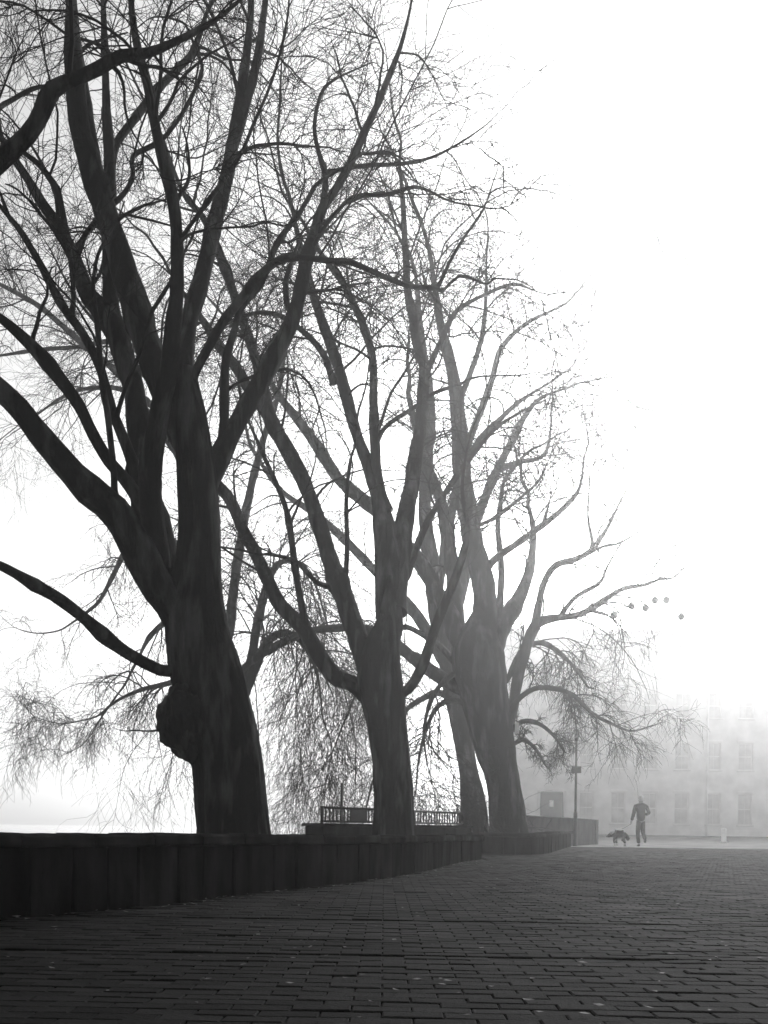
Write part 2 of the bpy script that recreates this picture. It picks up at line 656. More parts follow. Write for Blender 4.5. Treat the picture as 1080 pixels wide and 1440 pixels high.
# slim post standing past the railing
b = at(480, 1140, 24.0)
root = tag(empty('post', (b.x, 24.0, -0.02)), 'slim plain post standing beyond the left end of the railing', 'post')
tube_obj('shaft', [(b.x, 24.0, -0.5), (b.x, 24.0, 0.8), (b.x + .01, 24.0, 1.56)], 0.036, POLE, root)
tube_obj('cap', [(b.x + .01, 24.0, 1.56), (b.x + .01, 24, 1.575), (b.x + .01, 24, 1.59)], [0.045, 0.045, 0.03], POLE, root)

# ------------------------------------------------------------------ trees
def nz(x, seed):
    r = np.random.default_rng(seed)
    o = np.zeros_like(x)
    for f, a in ((1.3, .5), (2.9, .3), (6.1, .2)):
        o = o + a * np.sin(x * f + r.uniform(0, 6.28))
    return o


def norm(v):
    return v / (np.linalg.norm(v, axis=-1, keepdims=True) + 1e-9)


def grow(par, prad, counts, t0, t1, length, rfac, rmin, rmax, P, mix, grav, curl, jit, g, endr=0.35):
    """side shoots: par (N,Q,3) parents -> pts (K,P,3), rad (K,P), parent index"""
    idx = np.repeat(np.arange(len(par)), counts)
    K = len(idx)
    if K == 0:
        return np.zeros((0, P, 3)), np.zeros((0, P)), idx
    Q = par.shape[1]
    t = t0 + (t1 - t0) * g.random(K) ** 0.8
    f = np.clip(t * (Q - 1), 0, Q - 1.001)
    i = f.astype(int)
    fr = (f - i)[:, None]
    a, b = par[idx, i], par[idx, i + 1]
    org = a + (b - a) * fr
    tan = norm(b - a)
    rp = prad[idx, i] * (1 - fr[:, 0]) + prad[idx, i + 1] * fr[:, 0]
    rv = norm(g.normal(size=(K, 3)))
    perp = norm(rv - tan * (rv * tan).sum(1, keepdims=True))
    d = norm(mix[0] * tan + mix[1] * perp + mix[2] * np.array([0, 0, 1.0]))
    L = length * np.exp(g.normal(0, 0.35, K)) * (1.0 - 0.35 * t)
    step = (L / (P - 1))[:, None]
    cv = g.normal(0, curl, (K, 3))
    pts = np.empty((K, P, 3))
    p = org.copy()
    gv = np.array([0, 0, -1.0])
    gg = grav * np.exp(g.normal(0, 0.3, K))[:, None]
    for k in range(P):
        pts[:, k] = p
        p = p + d * step
        d = norm(d + cv + gg * gv * (0.3 + k / P) + g.normal(0, jit, (K, 3)))
    r0 = np.clip(rp * rfac, rmin, rmax)
    rad = r0[:, None] * np.linspace(1, endr, P)[None]
    return pts, rad, idx


class Tree:
    def __init__(self, name, label, x, D, seed, dens=1.0, twig=1.0, grav=0.10, bl=1.5, rscale=1.0, tr=1.0):
        self.tr_ = tr
        self.g = np.random.default_rng(seed)
        self.D = D
        gx, gy = ground(x, D)
        self.root = empty(name, (gx, gy, 0.38))
        tag(self.root, label, 'tree', 'bare winter trees')
        self.limbs = {}
        self.order = []
        self.dens, self.twig, self.grav, self.bl, self.rscale = dens, twig, grav, bl, rscale
        self.seed = seed

    def world(self, pts, depths):
        out = []
        for (x, y, w), d in zip(pts, depths):
            q = at(x, y, self.D + d)
            out.append((q.x, q.y, q.z, w / 2 / F * (self.D + d)))
        return np.array(out)

    def trunk(self, pts, sides=56, rows=110, rough=0.05, flare=True):
        pts = [tuple(p) for p in pts]
        w = self.world(pts, [0.0] * len(pts))
        s, L = catmull(w, rows)
        self.tr = s
        self.trpix = np.array([p[:2] for p in pts], float)
        g = self.g
        ph = g.uniform(0, 6.28, 12)
        zz = np.linspace(0, L, rows)

        def bark(k, ang):
            z = zz[k]
            v = 1 + rough * (0.5 * np.sin(3 * ang + ph[0] + .6 * z) + 0.5 * np.sin(5 * ang + ph[1] - .8 * z)
                             + 0.4 * np.sin(2 * ang + 1.1 * z + ph[2]))
            ridge = np.abs(np.sin(11 * ang + 1.3 * np.sin(1.7 * z + ph[3]) + ph[4])) + \
                0.7 * np.abs(np.sin(17 * ang + 1.1 * np.sin(2.9 * z + ph[5]) + ph[6]))
            v = v + 0.045 * ridge - 0.045
            v = v + 0.012 * np.sin(9 * z + 4 * np.sin(ang * 2 + ph[7])) + g.normal(0, .004, len(ang))
            if flare:
                v = v + 0.10 * math.exp(-z / 0.25) * (1 + .6 * np.sin(5 * ang + ph[8]))
            return v
        v, q = tube_batch(s[None, :, :3], s[None, :, 3], sides, bark)
        self.trunk_obj = mesh_obj('trunk', mesh_arrays('trunk', v, q), BARK, self.root)

    def limb(self, key, pts, dd=0.0, parent=None, ext=None, dens=1.0, grav=None, bl=1.0, t0=0.25, part='limb', d0=None, rk=1.0):
        pts = [tuple(p) if len(p) == 3 else (p[0], p[1], None) for p in pts]
        ws = [(i, p[2]) for i, p in enumerate(pts) if p[2] is not None]
        wi = np.interp(range(len(pts)), [a for a, _ in ws], [b for _, b in ws])
        pts = [(p[0], p[1], w * self.rscale) for p, w in zip(pts, wi)]
        if d0 is None:
            d0 = 0.0
            if parent is not None:
                pp = self.limbs[parent]
                i = int(np.argmin(np.hypot(pp['pix'][:, 0] - pts[0][0], pp['pix'][:, 1] - pts[0][1])))
                d0 = pp['dep'][i]
        seg = np.concatenate([[0], np.cumsum([math.hypot(pts[i + 1][0] - pts[i][0], pts[i + 1][1] - pts[i][1])
                                              for i in range(len(pts) - 1)])])
        dep = d0 + dd * seg / seg[-1]
        w = self.world(pts, dep)
        # a tapering leader past the traced end
        e = w[-1]
        tdir = w[-1, :3] - w[-2, :3]
        tdir = tdir / np.linalg.norm(tdir)
        if ext is None:
            ext = float(np.clip(e[3] * 100, 0.7, 4.2))
        p = e[:3].copy()
        cur = self.g.normal(0, .07, 3)
        nE = 9
        for k in range(nE):
            tdir = tdir + cur + self.g.normal(0, .13, 3)
            tdir /= np.linalg.norm(tdir)
            p = p + tdir * ext / nE
            w = np.vstack([w, [*p, max(e[3] * (1 - (k + 1) / (nE + .3)) ** .8, 0.005)]])
        Lr = np.linalg.norm(np.diff(w[:, :3], axis=0), axis=1).sum()
        rows = int(np.clip(Lr / 0.10, 16, 90))
        s, L = catmull(w, rows)
        s[:, 3] = np.maximum(s[:, 3], 0.0035)
        rmax = s[:, 3].max()
        sides = 18 if rmax > 0.09 else (12 if rmax > .04 else 7)
        g = self.g
        # knots and bends, so that no limb is a clean pipe
        zz = np.linspace(0, L, rows)
        bend = np.stack([nz(zz * 1.6, g.integers(1e9)) for _ in range(3)], 1) * (s[:, 3:4] * 0.12)
        s[:, :3] += bend * np.minimum(1, zz / 0.5)[:, None]
        s[:, 3] *= 1 + 0.07 * nz(zz * 3.2, g.integers(1e9))
        k0 = np.exp(-zz / (1.6 * s[0, 3] + .02))
        s[:, 3] *= (1 + 0.45 * k0) if parent else (1 - 0.45 * k0)
        for _ in range(int(L / 0.9)):
            c, a = g.uniform(.12, .95) * L, g.uniform(.06, .30 if rmax < .1 else .14)
            s[:, 3] *= 1 + a * np.exp(-((zz - c) / (0.06 + rmax * .5)) ** 2)
        ph = g.uniform(0, 6.28, 6)

        def bark(k, ang):
            z = zz[k]
            return 1 + 0.05 * np.sin(3 * ang + ph[0] + 1.3 * z) + 0.03 * np.sin(7 * ang + ph[1] + 2 * np.sin(1.1 * z)) \
                + g.normal(0, .008, len(ang))
        v, q = tube_batch(s[None, :, :3], s[None, :, 3], sides, bark if sides > 8 else None)
        po = self.limbs[parent]['obj'] if parent else self.root
        depth = (self.limbs[parent]['lvl'] + 1) if parent else 1
        if depth > 2:
            po = self.limbs[parent]['top']
            depth = 2
        ob = mesh_obj(part if depth == 1 else 'branch', mesh_arrays(part, v, q), BARK, po)
        rs, _ = catmull(s, 40)
        self.limbs[key] = dict(obj=ob, pts=rs[:, :3], rad=rs[:, 3], L=L, pix=np.array([p[:2] for p in pts]), dep=dep, lvl=depth,
                               top=po if depth == 2 else ob, dens=dens, grav=self.grav if grav is None else grav, bl=bl, t0=t0, rk=rk)
        self.order.append(key)

    def finish(self, maxparts=110, n2=8, n3=6, l2=0.62, l3=0.33, l1min=0.5):
        g = self.g
        allp, allr = [], []
        nparts = 0
        for key in self.order:
            lb = self.limbs[key]
            n = int(round(lb['L'] * self.dens * lb['dens'] * 1.5 + 2.5))
            Lb = self.bl * lb['bl'] * float(np.clip(lb['L'] / 4.0, 0.45, 1.15))
            p1, r1, _ = grow(lb['pts'][None], lb['rad'][None], [n], lb['t0'], 1.0, Lb, 0.45, 0.009 * self.tr_, 0.028, 12,
                             (0.75, 0.9, 0.18), lb['grav'], 0.06, 0.11, g, endr=0.30)
            order = np.argsort(-r1[:, 0])
            for j in order:
                if nparts < maxparts:
                    v, q = tube_batch(p1[j:j + 1], r1[j:j + 1], 5)
                    mesh_obj('branch', mesh_arrays('branch', v, q), TWIG, lb['top'] if lb['lvl'] == 2 else lb['obj'])
                    nparts += 1
                else:
                    allp.append(p1[j:j + 1])
                    allr.append(r1[j:j + 1])
            c2 = np.maximum(1, g.poisson(n2 * self.twig, len(p1)))
            p2, r2, _ = grow(p1, r1, c2, 0.12, 1.0, Lb * l2, 0.62, 0.0050 * self.tr_, 0.010 * self.tr_, 9, (0.8, 0.8, 0.05), lb['grav'] * 1.15,
                             0.09, 0.14, g, endr=0.4)
            allp.append(p2)
            allr.append(r2 * lb['rk'])
            c3 = g.poisson(n3 * self.twig, len(p2))
            p3, r3, _ = grow(p2, r2, c3, 0.1, 1.0, Lb * l2 * l3 * 2.0, 0.8, 0.0036 * self.tr_, 0.0056 * self.tr_, 6, (0.8, 0.75, 0.0),
                             lb['grav'] * 1.3, 0.12, 0.16, g, endr=0.5)
            allp.append(p3)
            allr.append(r3 * lb['rk'])
        vs, qs, n = [], [], 0
        for p, r in zip(allp, allr):
            if len(p) == 0:
                continue
            v, q = tube_batch(p, r * self.rscale ** .5, 3)
            vs.append(v)
            qs.append(q + n)
            n += len(v)
        o = mesh_obj('twigs', mesh_arrays('twigs', np.vstack(vs), np.vstack(qs)), TWIG, self.root)
        tag(o, kind='stuff')
        return sum(len(q) for q in qs) * 2


TRIS = {}
# ---- the biggest, nearest tree (left)
T = Tree('tree', 'biggest and darkest bare tree with a burl on its trunk, nearest on the left', 330, 11.0, 101, dens=0.36, twig=0.85,
         grav=0.07, bl=1.5, tr=0.9)
T.trunk([(331, 1200, 104), (330, 1172, 100), (326, 1130, 98), (322, 1080, 98), (313, 1030, 98), (302, 985, 98), (291, 940, 95),
         (281, 900, 88), (276, 860, 80), (277, 820, 70), (280, 780, 60), (281, 735, 57), (278, 690, 56), (274, 640, 52), (267, 590, 47),
         (261, 550, 41), (258, 520, 34)], sides=72, rows=170)
T.limb('A', [(259, 545, 34), (260, 500, 26), (264, 465, 23), (274, 425, 25), (283, 393, 23), (298, 327, 21), (308, 287, 20), (318, 247, 19),
             (327, 203, 17), (337, 143, 13), (347, 80, 12), (352, 20, 9), (356, -60, 6)], 2.2, t0=.35)
T.limb('A_b', [(326, 208, 12), (335, 185, 13), (348, 140, 13), (362, 80, 12), (372, 10, 9), (380, -60, 5)], 1.0, 'A')
T.limb('front', [(232, 800, 30), (218, 745, 34), (210, 690, 32), (213, 640, 30), (222, 587, 28), (237, 517, 26), (246, 433, 20), (249, 393, 18),
                 (249, 343, 17), (246, 300, 16), (240, 265, 17), (227, 220, 15), (218, 175, 14), (211, 133, 14), (203, 100, 13), (196, 75, 12), (186, 20, 9),
                 (182, -50, 6)], -1.2, t0=.4)
T.limb('B', [(256, 900, 44), (236, 845, 48), (222, 790, 54), (214, 740, 48), (206, 690, 42), (200, 640, 36), (195, 590, 32), (188, 545, 31), (173, 500, 31), (158, 458, 32),
             (140, 432, 28), (124, 415, 25), (113, 385, 22), (100, 353, 18), (80, 316, 16), (60, 287, 14), (40, 255, 12), (5, 200, 9)], 1.6, t0=.4)
T.limb('B_r', [(158, 460, 24), (156, 420, 22), (154, 370, 18), (153, 300, 16), (154, 260, 16), (153, 220, 15), (150, 160, 12), (149, 110, 10),
               (147, 60, 9), (143, -30, 6)], 1.2, 'B', t0=.2)
T.limb('B_rr', [(154, 262, 12), (163, 205, 11), (190, 165, 11), (220, 127, 11), (250, 97, 10), (272, 72, 9), (290, 20, 6)], 1.8, 'B_r', t0=.2)
T.limb('B2', [(266, 650, 36), (250, 600, 38), (232, 555, 40), (213, 500, 38), (198, 455, 38), (185, 415, 39), (175, 385, 38), (163, 343, 35), (143, 287, 32),
              (123, 220, 31), (110, 160, 28), (105, 93, 24), (102, 40, 18), (98, -40, 12)], 1.0, t0=.4)
T.limb('B2_r', [(146, 285, 14), (138, 240, 15), (127, 180, 14), (118, 120, 12), (108, 60, 10), (100, 0, 7)], 0.8, 'B2')
T.limb('B2_x', [(158, 330, 8), (150, 300, 7), (175, 272, 7), (187, 247, 7), (187, 220, 7), (217, 203, 7), (237, 187, 6), (262, 150, 6), (284, 98, 5),
                (273, 66, 4)], 1.2, 'B2', t0=.1)
T.limb('B2_y', [(136, 310, 7), (120, 330, 7), (112, 353, 7)], .3, 'B2', ext=.1, dens=0.3)
T.limb('C', [(258, 890, 50), (240, 850, 52), (216, 812, 52), (192, 765, 46), (167, 725, 41), (127, 690, 38), (90, 653, 36), (54, 610, 34), (10, 560, 30), (-60, 500, 24)],
       -0.8, t0=.35)
T.limb('C_up', [(163, 715, 13), (161, 690, 10), (160, 660, 9), (152, 587, 9), (145, 547, 9), (140, 500, 8), (137, 457, 8), (132, 420, 6)], .3, 'C', dens=.7)
T.limb('D', [(208, 730, 24), (190, 693, 20), (173, 670, 18), (153, 647, 17), (130, 607, 17), (110, 567, 17), (80, 527, 18), (54, 497, 18), (10, 455, 14), (-40, 420, 10)],
       -.5, t0=.3)
T.limb('E', [(205, 710, 18), (195, 680, 17), (183, 640, 16), (170, 607, 15), (153, 567, 14), (140, 517, 13), (117, 470, 12), (93, 437, 12), (73, 403, 11),
             (54, 367, 10), (25, 320, 8), (0, 290, 6)], .8, t0=.3)
T.limb('E_up', [(100, 442, 8), (103, 425, 7), (102, 390, 7), (97, 350, 8), (83, 277, 9), (67, 247, 9), (50, 228, 8), (20, 205, 6)], .8, 'E', dens=.7)
T.limb('diag', [(163, 587, 6), (178, 540, 6), (195, 500, 6), (213, 440, 6), (225, 420, 5), (237, 400, 4)], -.3, 'E', dens=1.3)
T.limb('F', [(282, 720, 26), (298, 670, 30), (317, 627, 28), (340, 580, 25), (367, 533, 24), (385, 500, 23), (402, 468, 22), (417, 432, 20), (425, 395, 18), (432, 365, 18),
             (443, 327, 16), (453, 295, 14), (468, 272, 12), (484, 247, 11), (500, 213, 11), (520, 170, 10), (537, 133, 9), (550, 100, 8), (563, 66, 6), (575, 20, 4)],
       1.6, t0=.3)
T.limb('F_l', [(454, 292, 9), (458, 255, 8.5), (455, 235, 8), (449, 218, 7), (442, 183, 6), (447, 147, 5), (457, 123, 4), (480, 107, 3), (523, 88, 1.8)], .8, 'F', ext=.3)
T.limb('F_r', [(460, 243, 6), (485, 237, 6), (513, 233, 6), (567, 230, 5), (610, 220, 4), (653, 197, 3), (687, 173, 1.5)], .6, 'F_l', dens=1.2)
T.limb('F_m', [(455, 318, 7), (475, 297, 6), (497, 277, 6), (547, 273, 6), (587, 263, 5), (633, 283, 3), (673, 290, 2)], -.6, 'F', dens=1.2)
T.limb('F_k', [(412, 440, 9), (404, 428, 9), (402, 395, 8), (410, 370, 6), (418, 345, 4)], .5, 'F', dens=.8)
T.limb('F_v', [(306, 650, 16), (314, 605, 14), (315, 567, 14), (317, 510, 12), (328, 470, 10), (340, 433, 9), (367, 400, 8), (385, 352, 8), (400, 327, 8),
               (418, 305, 7), (433, 280, 6), (448, 257, 5), (490, 232, 3)], .9, 'F', t0=.15)
T.limb('G', [(268, 560, 14), (273, 530, 13), (290, 493, 13), (313, 453, 13), (337, 423, 12), (360, 393, 12), (380, 374, 11), (400, 364, 10), (430, 362, 9), (463, 367, 8),
             (490, 368, 8), (523, 382, 7), (553, 395, 7), (580, 403, 6), (613, 405, 6), (625, 409, 5), (637, 393, 4), (653, 388, 3.5), (685, 400, 3), (693, 392, 2.5),
             (727, 393, 2)], -1.2, t0=.3, ext=.4)
T.limb('G_u', [(614, 406, 5), (622, 392, 5), (633, 367, 5), (653, 333, 4), (670, 310, 3.5), (683, 287, 3), (693, 258, 2)], .3, 'G', dens=1.3)
T.limb('H', [(249, 348, 6), (258, 330, 6), (300, 273, 6), (337, 220, 5.5), (357, 173, 5), (377, 127, 4.5), (393, 78, 4), (405, 20, 3)], -.4, 'front', dens=1.3)
T.limb('H2', [(250, 350, 5), (262, 332, 4), (293, 323, 3.5), (325, 320, 3), (357, 318, 3), (373, 312, 2.5), (393, 317, 2)], -.8, 'front', dens=1.2)
T.limb('low', [(262, 944, 18), (247, 943, 18), (222, 941, 17), (183, 920, 17), (150, 897, 18), (117, 868, 17), (83, 843, 17), (54, 826, 16), (10, 800, 13), (-50, 775, 10)],
       -1.6, t0=.5, dens=.35)
TRIS['t1'] = T.finish(n2=8, n3=4)
# burl on the left of the trunk
c = at(262, 1012, 10.85)
bm = bmesh.new()
bmesh.ops.create_icosphere(bm, subdivisions=5, radius=1.0)
for v in bm.verts:
    d = v.co.copy()
    k = 1 + 0.05 * math.sin(5 * d.x + 3 * d.z) + 0.04 * math.sin(9 * d.z + 4 * d.y) + .025 * math.sin(19 * d.x + 13 * d.y) + .02 * math.sin(23 * d.z + 8 * d.x) \
        + random.uniform(-.010, .010) + .05 * abs(math.sin(6 * d.z + 5 * d.x + 2 * math.sin(4 * d.y))) + .035 * abs(math.sin(14 * d.x - 11 * d.z + 3 * d.y))
    sx = 0.285
    sz = 0.36 if d.z > 0 else 0.43
    xx = d.x * k * sx
    if d.z < 0:
        xx += 0.13 * d.z * d.z          # the lower half tucks in towards the trunk
    v.co = Vector((c.x + xx, c.y + d.y * k * 0.30, c.z + d.z * k * sz))
bm_obj('burl', bm, BARK, T.root, smooth=True)

# ---- the middle tree
T = Tree('tree', 'dark grey bare tree, second from the left, standing in front of the iron railing', 555, 18.5, 202, dens=0.95, twig=.95, grav=0.10, bl=1.75, tr=1.0)
T.trunk([(556, 1200, 62), (555, 1172, 59), (554, 1120, 55), (551, 1075, 53), (547, 1040, 53), (542, 1005, 56), (537, 975, 62), (533, 945, 60), (536, 915, 52), (543, 885, 38), (547, 850, 22), (548, 810, 8)],
        sides=56, rows=110)
T.limb('a', [(522, 990, 30), (505, 968, 28), (490, 959, 25), (473, 952, 25), (453, 927, 23), (433, 893, 21), (413, 870, 20), (393, 850, 20), (377, 818, 18), (360, 780, 17),
             (342, 745, 16), (325, 705, 16), (300, 675, 14), (270, 630, 12), (235, 570, 9)], 1.0, t0=.2, dens=1.2)
T.limb('a_u', [(429, 880, 11), (427, 865, 10), (417, 813, 10), (410, 762, 9), (403, 720, 8), (390, 683, 7), (375, 650, 6), (350, 593, 4)], -.6, 'a')
T.limb('b', [(525, 960, 36), (514, 935, 34), (504, 900, 31), (490, 860, 28), (473, 810, 24), (460, 773, 22), (447, 735, 21), (434, 695, 21), (417, 657, 21), (397, 617, 21),
             (380, 587, 20), (366, 530, 15), (341, 450, 13), (327, 407, 13), (307, 353, 12), (285, 305, 9), (262, 278, 6)], 2.0, t0=.2, dens=1.2)
T.limb('b_2', [(384, 595, 14), (357, 557, 16), (330, 515, 14), (313, 493, 13), (293, 463, 11), (278, 440, 8), (250, 400, 5)], 1.0, 'b')
T.limb('b_s', [(474, 832, 9), (465, 826, 8), (443, 817, 7), (417, 790, 6), (380, 780, 4)], -1.0, 'b')
T.limb('b_v', [(484, 815, 8), (487, 797, 7), (488, 757, 7), (487, 700, 6), (492, 650, 4)], -.8, 'b')
T.limb('c', [(540, 930, 46), (548, 890, 40), (548, 850, 38), (546, 807, 36), (542, 760, 30), (535, 715, 24), (527, 680, 20), (513, 640, 17), (500, 607, 16), (487, 560, 17),
             (477, 523, 16), (463, 477, 14), (447, 433, 12), (437, 400, 11), (425, 360, 9), (417, 325, 7), (408, 280, 5)], 1.4, t0=.25, dens=1.2)
T.limb('c_2', [(540, 720, 18), (531, 670, 15), (527, 617, 14), (525, 567, 12), (525, 510, 11), (513, 463, 11), (497, 427, 10), (483, 400, 9), (468, 380, 8), (447, 350, 6),
               (425, 310, 4)], .3, 'c', dens=1.2)
T.limb('c_3', [(552, 860, 30), (560, 800, 30), (566, 750, 27), (573, 710, 24), (579, 680, 21), (585, 640, 19), (591, 600, 18), (596, 550, 17), (597, 517, 15), (588, 487, 14),
               (580, 443, 12), (573, 410, 11), (570, 350, 9), (567, 287, 7), (562, 230, 4)], 2.6, 'c', t0=.2, dens=1.2)
T.limb('c_4', [(529, 622, 7), (545, 598, 6), (587, 570, 6), (610, 553, 5), (647, 540, 4), (673, 530, 3), (737, 527, 1.5)], -.8, 'c_2', dens=1.3)
T.limb('c_5', [(529, 612, 6), (537, 590, 5), (550, 553, 4), (567, 527, 4), (583, 500, 3)], -.8, 'c_2')
T.limb('d', [(556, 985, 16), (567, 975, 16), (580, 963, 15), (597, 930, 15), (610, 890, 14), (623, 853, 13), (640, 813, 12), (653, 773, 10), (657, 740, 7), (650, 690, 5),
             (655, 640, 3)], -1.2, t0=.4, dens=.8)
T.limb('e', [(545, 870, 14), (575, 800, 12), (598, 740, 10), (628, 690, 8), (665, 640, 7), (700, 600, 5), (740, 575, 3)], 2.5, t0=.3, dens=1.1)
T.limb('f', [(470, 540, 9), (455, 500, 9), (430, 470, 8), (395, 445, 7), (360, 440, 5), (325, 450, 3)], -1.5, 'c', t0=.15, dens=1.3)
T.limb('g', [(597, 530, 9), (620, 480, 8), (640, 440, 7), (670, 420, 5), (720, 400, 4), (750, 408, 2)], 1.0, 'c_3', t0=.15, dens=1.3)
TRIS['t2'] = T.finish(n2=9, n3=5)

# ---- the twin grey trunks: front one
T = Tree('tree', 'mid-grey bare tree with drooping twigs and a small white plate on its trunk', 715, 27.5, 303, dens=0.95, twig=1.0, grav=0.16, bl=2.0, tr=1.1)
T.trunk([(720, 1200, 60), (717, 1172, 56), (713, 1130, 49), (706, 1090, 46), (697, 1055, 55), (687, 1010, 62), (680, 980, 66), (674, 945, 74), (671, 915, 72), (674, 885, 48), (679, 850, 20), (680, 810, 8)],
        sides=48, rows=90)
T.limb('a', [(652, 920, 34), (640, 880, 30), (626, 850, 25), (613, 833, 22), (600, 807, 20), (580, 777, 18), (555, 745, 17), (520, 712, 17), (480, 677, 16), (457, 643, 15),
             (423, 597, 13), (395, 560, 10), (370, 520, 7)], 2.0, t0=.2)
T.limb('b', [(650, 915, 34), (643, 870, 26), (637, 815, 20), (630, 765, 18), (620, 705, 15), (605, 665, 13), (590, 620, 10), (575, 560, 7)], 3.0, t0=.2)
T.limb('c', [(678, 930, 44), (681, 880, 38), (680, 840, 34), (674, 795, 30), (664, 753, 26), (654, 700, 24), (648, 650, 22), (644, 600, 20), (640, 550, 17), (633, 507, 14),
             (621, 460, 12), (613, 417, 9), (605, 360, 6)], 1.0, t0=.25)
T.limb('c2', [(654, 700, 12), (657, 655, 11), (652, 600, 9), (649, 560, 8), (660, 530, 8), (677, 477, 7), (683, 420, 5), (684, 370, 3)], -1.0, 'c')
T.limb('c3', [(654, 690, 11), (657, 650, 10), (680, 613, 9), (713, 580, 7), (737, 560, 5), (770, 540, 3)], 1.0, 'c')
T.limb('c4', [(666, 765, 7), (665, 745, 6), (697, 727, 5), (730, 702, 4.5), (757, 677, 3.5), (770, 650, 2)], -1.2, 'c')
T.limb('c5', [(677, 830, 13), (685, 800, 11), (700, 783, 10), (723, 767, 9), (757, 743, 9), (790, 717, 7), (813, 690, 5), (820, 657, 3)], .6, 'c')
T.limb('d', [(694, 925, 30), (702, 895, 26), (713, 870, 24), (730, 840, 18), (743, 805, 14), (750, 763, 9), (748, 730, 6)], 1.5, t0=.2)
T.limb('d2', [(700, 905, 14), (703, 860, 11), (705, 800, 9), (700, 740, 7), (706, 690, 5)], 2.0)
T.limb('e', [(716, 1030, 14), (722, 995, 15), (728, 955, 16), (740, 907, 16), (753, 880, 15), (768, 871, 12), (787, 868, 10), (813, 865, 9), (837, 853, 8), (860, 837, 7), (880, 827, 6),
             (907, 822, 5), (927, 815, 3.5), (947, 812, 2.5), (963, 797, 2)], .8, t0=.3, dens=1.5, grav=.26, bl=1.0, ext=.4, rk=1.2)
T.limb('e2', [(752, 884, 11), (757, 855, 10), (763, 825, 9), (772, 806, 9), (785, 793, 9), (807, 787, 8), (830, 775, 8), (847, 753, 6), (860, 730, 4), (880, 690, 2)], .5, 'e', dens=1.4, rk=1.2)
T.limb('e3', [(829, 776, 5), (833, 764, 5), (828, 735, 4), (827, 715, 3), (829, 680, 2)], .2, 'e2')
T.limb('e4', [(828, 777, 5), (850, 768, 4), (873, 763, 3), (910, 740, 1.5)], .2, 'e2')
T.limb('e5', [(788, 867, 6), (800, 850, 6), (813, 837, 5.5), (843, 820, 5), (855, 795, 3), (875, 760, 2)], -.4, 'e')
T.limb('f', [(665, 975, 24), (645, 968, 22), (627, 957, 20), (600, 940, 18), (577, 922, 17), (553, 903, 16), (527, 890, 14), (500, 883, 11), (470, 884, 10), (437, 887, 10), (400, 902, 11),
             (373, 917, 11), (345, 938, 9), (315, 970, 6)], 1.8, t0=.15, dens=1.15, grav=.34, bl=1.4)
T.limb('g', [(714, 1000, 9), (735, 978, 8), (760, 967, 7), (800, 975, 6), (834, 1004, 5), (870, 1022, 4), (890, 1028, 3), (915, 1021, 2)], -1.0, t0=.15, dens=2.4, grav=.22, bl=.55, ext=.3, rk=1.2)
T.limb('h', [(716, 1030, 8), (735, 1015, 7), (758, 1018, 6), (778, 1034, 4.5), (792, 1054, 3)], -.6, t0=.1, dens=3.2, grav=.14, bl=.5, ext=.2, rk=1.2)
T.limb('h2', [(718, 1050, 7), (735, 1040, 6), (752, 1052, 5), (766, 1074, 3)], .8, t0=.1, dens=4.0, grav=.14, bl=.55, ext=.2, rk=1.25)
T.limb('i', [(668, 1000, 9), (640, 985, 8), (615, 995, 7), (598, 1030, 5), (588, 1075, 3), (585, 1110, 2)], .8, t0=.15, dens=2.6, grav=.24, bl=1.1, rk=1.5)
T.limb('i2', [(655, 940, 9), (628, 955, 8), (606, 985, 6), (596, 1030, 4), (600, 1070, 2)], -.6, t0=.2, dens=2.6, grav=.26, bl=1.1, rk=1.5)
T.limb('k', [(712, 960, 9), (735, 915, 8), (765, 905, 7), (800, 930, 5), (826, 965, 3)], .9, t0=.2, dens=2.8, grav=.26, bl=.8, ext=.3, rk=1.3)
T.limb('j', [(660, 960, 9), (625, 915, 9), (590, 890, 8), (560, 885, 7), (520, 930, 5), (495, 990, 3)], 2.5, t0=.2, dens=1.3, grav=.3, bl=1.1)
TRIS['t3'] = T.finish(n2=8, n3=4)

# ---- the twin grey trunks: rear one
T = Tree('tree', 'paler bare tree leaning left close behind the tree with the white plate', 672, 32.5, 404, dens=0.8, twig=.95, grav=0.17, bl=2.2, tr=1.2)
T.trunk([(672, 1200, 44), (669, 1172, 40), (666, 1130, 36), (659, 1085, 27), (651, 1040, 27), (644, 1005, 27), (637, 975, 27), (631, 940, 26), (627, 905, 20), (622, 870, 6)], sides=40, rows=70)
T.limb('a', [(634, 940, 28), (622, 890, 26), (612, 840, 24), (604, 780, 21), (598, 720, 18), (600, 650, 16), (606, 590, 13), (600, 520, 10), (590, 450, 8), (585, 390, 5)], 2.0, t0=.2)
T.limb('b', [(632, 950, 20), (612, 905, 18), (588, 868, 16), (560, 838, 14), (525, 800, 12), (480, 755, 11), (440, 720, 9), (395, 690, 7), (360, 640, 5)], 1.0, t0=.2)
T.limb('c', [(630, 930, 18), (640, 870, 17), (652, 810, 16), (668, 740, 14), (690, 680, 12), (715, 630, 10), (735, 590, 8), (760, 560, 5), (800, 545, 3)], 2.5, t0=.25)
T.limb('d', [(614, 850, 14), (620, 800, 13), (640, 700, 12), (660, 620, 10), (690, 540, 9), (705, 490, 7), (740, 455, 5), (790, 430, 3)], 1.0, 'a', t0=.15)
T.limb('e', [(648, 1000, 12), (620, 975, 10), (590, 985, 8), (560, 1010, 6), (540, 1050, 4)], 1.0, t0=.15, dens=1.8, grav=.26)
T.limb('f', [(700, 660, 9), (730, 650, 7), (765, 640, 5), (775, 600, 3)], .5, 'c')
TRIS['t4'] = T.finish(n2=7, n3=4, maxparts=70)

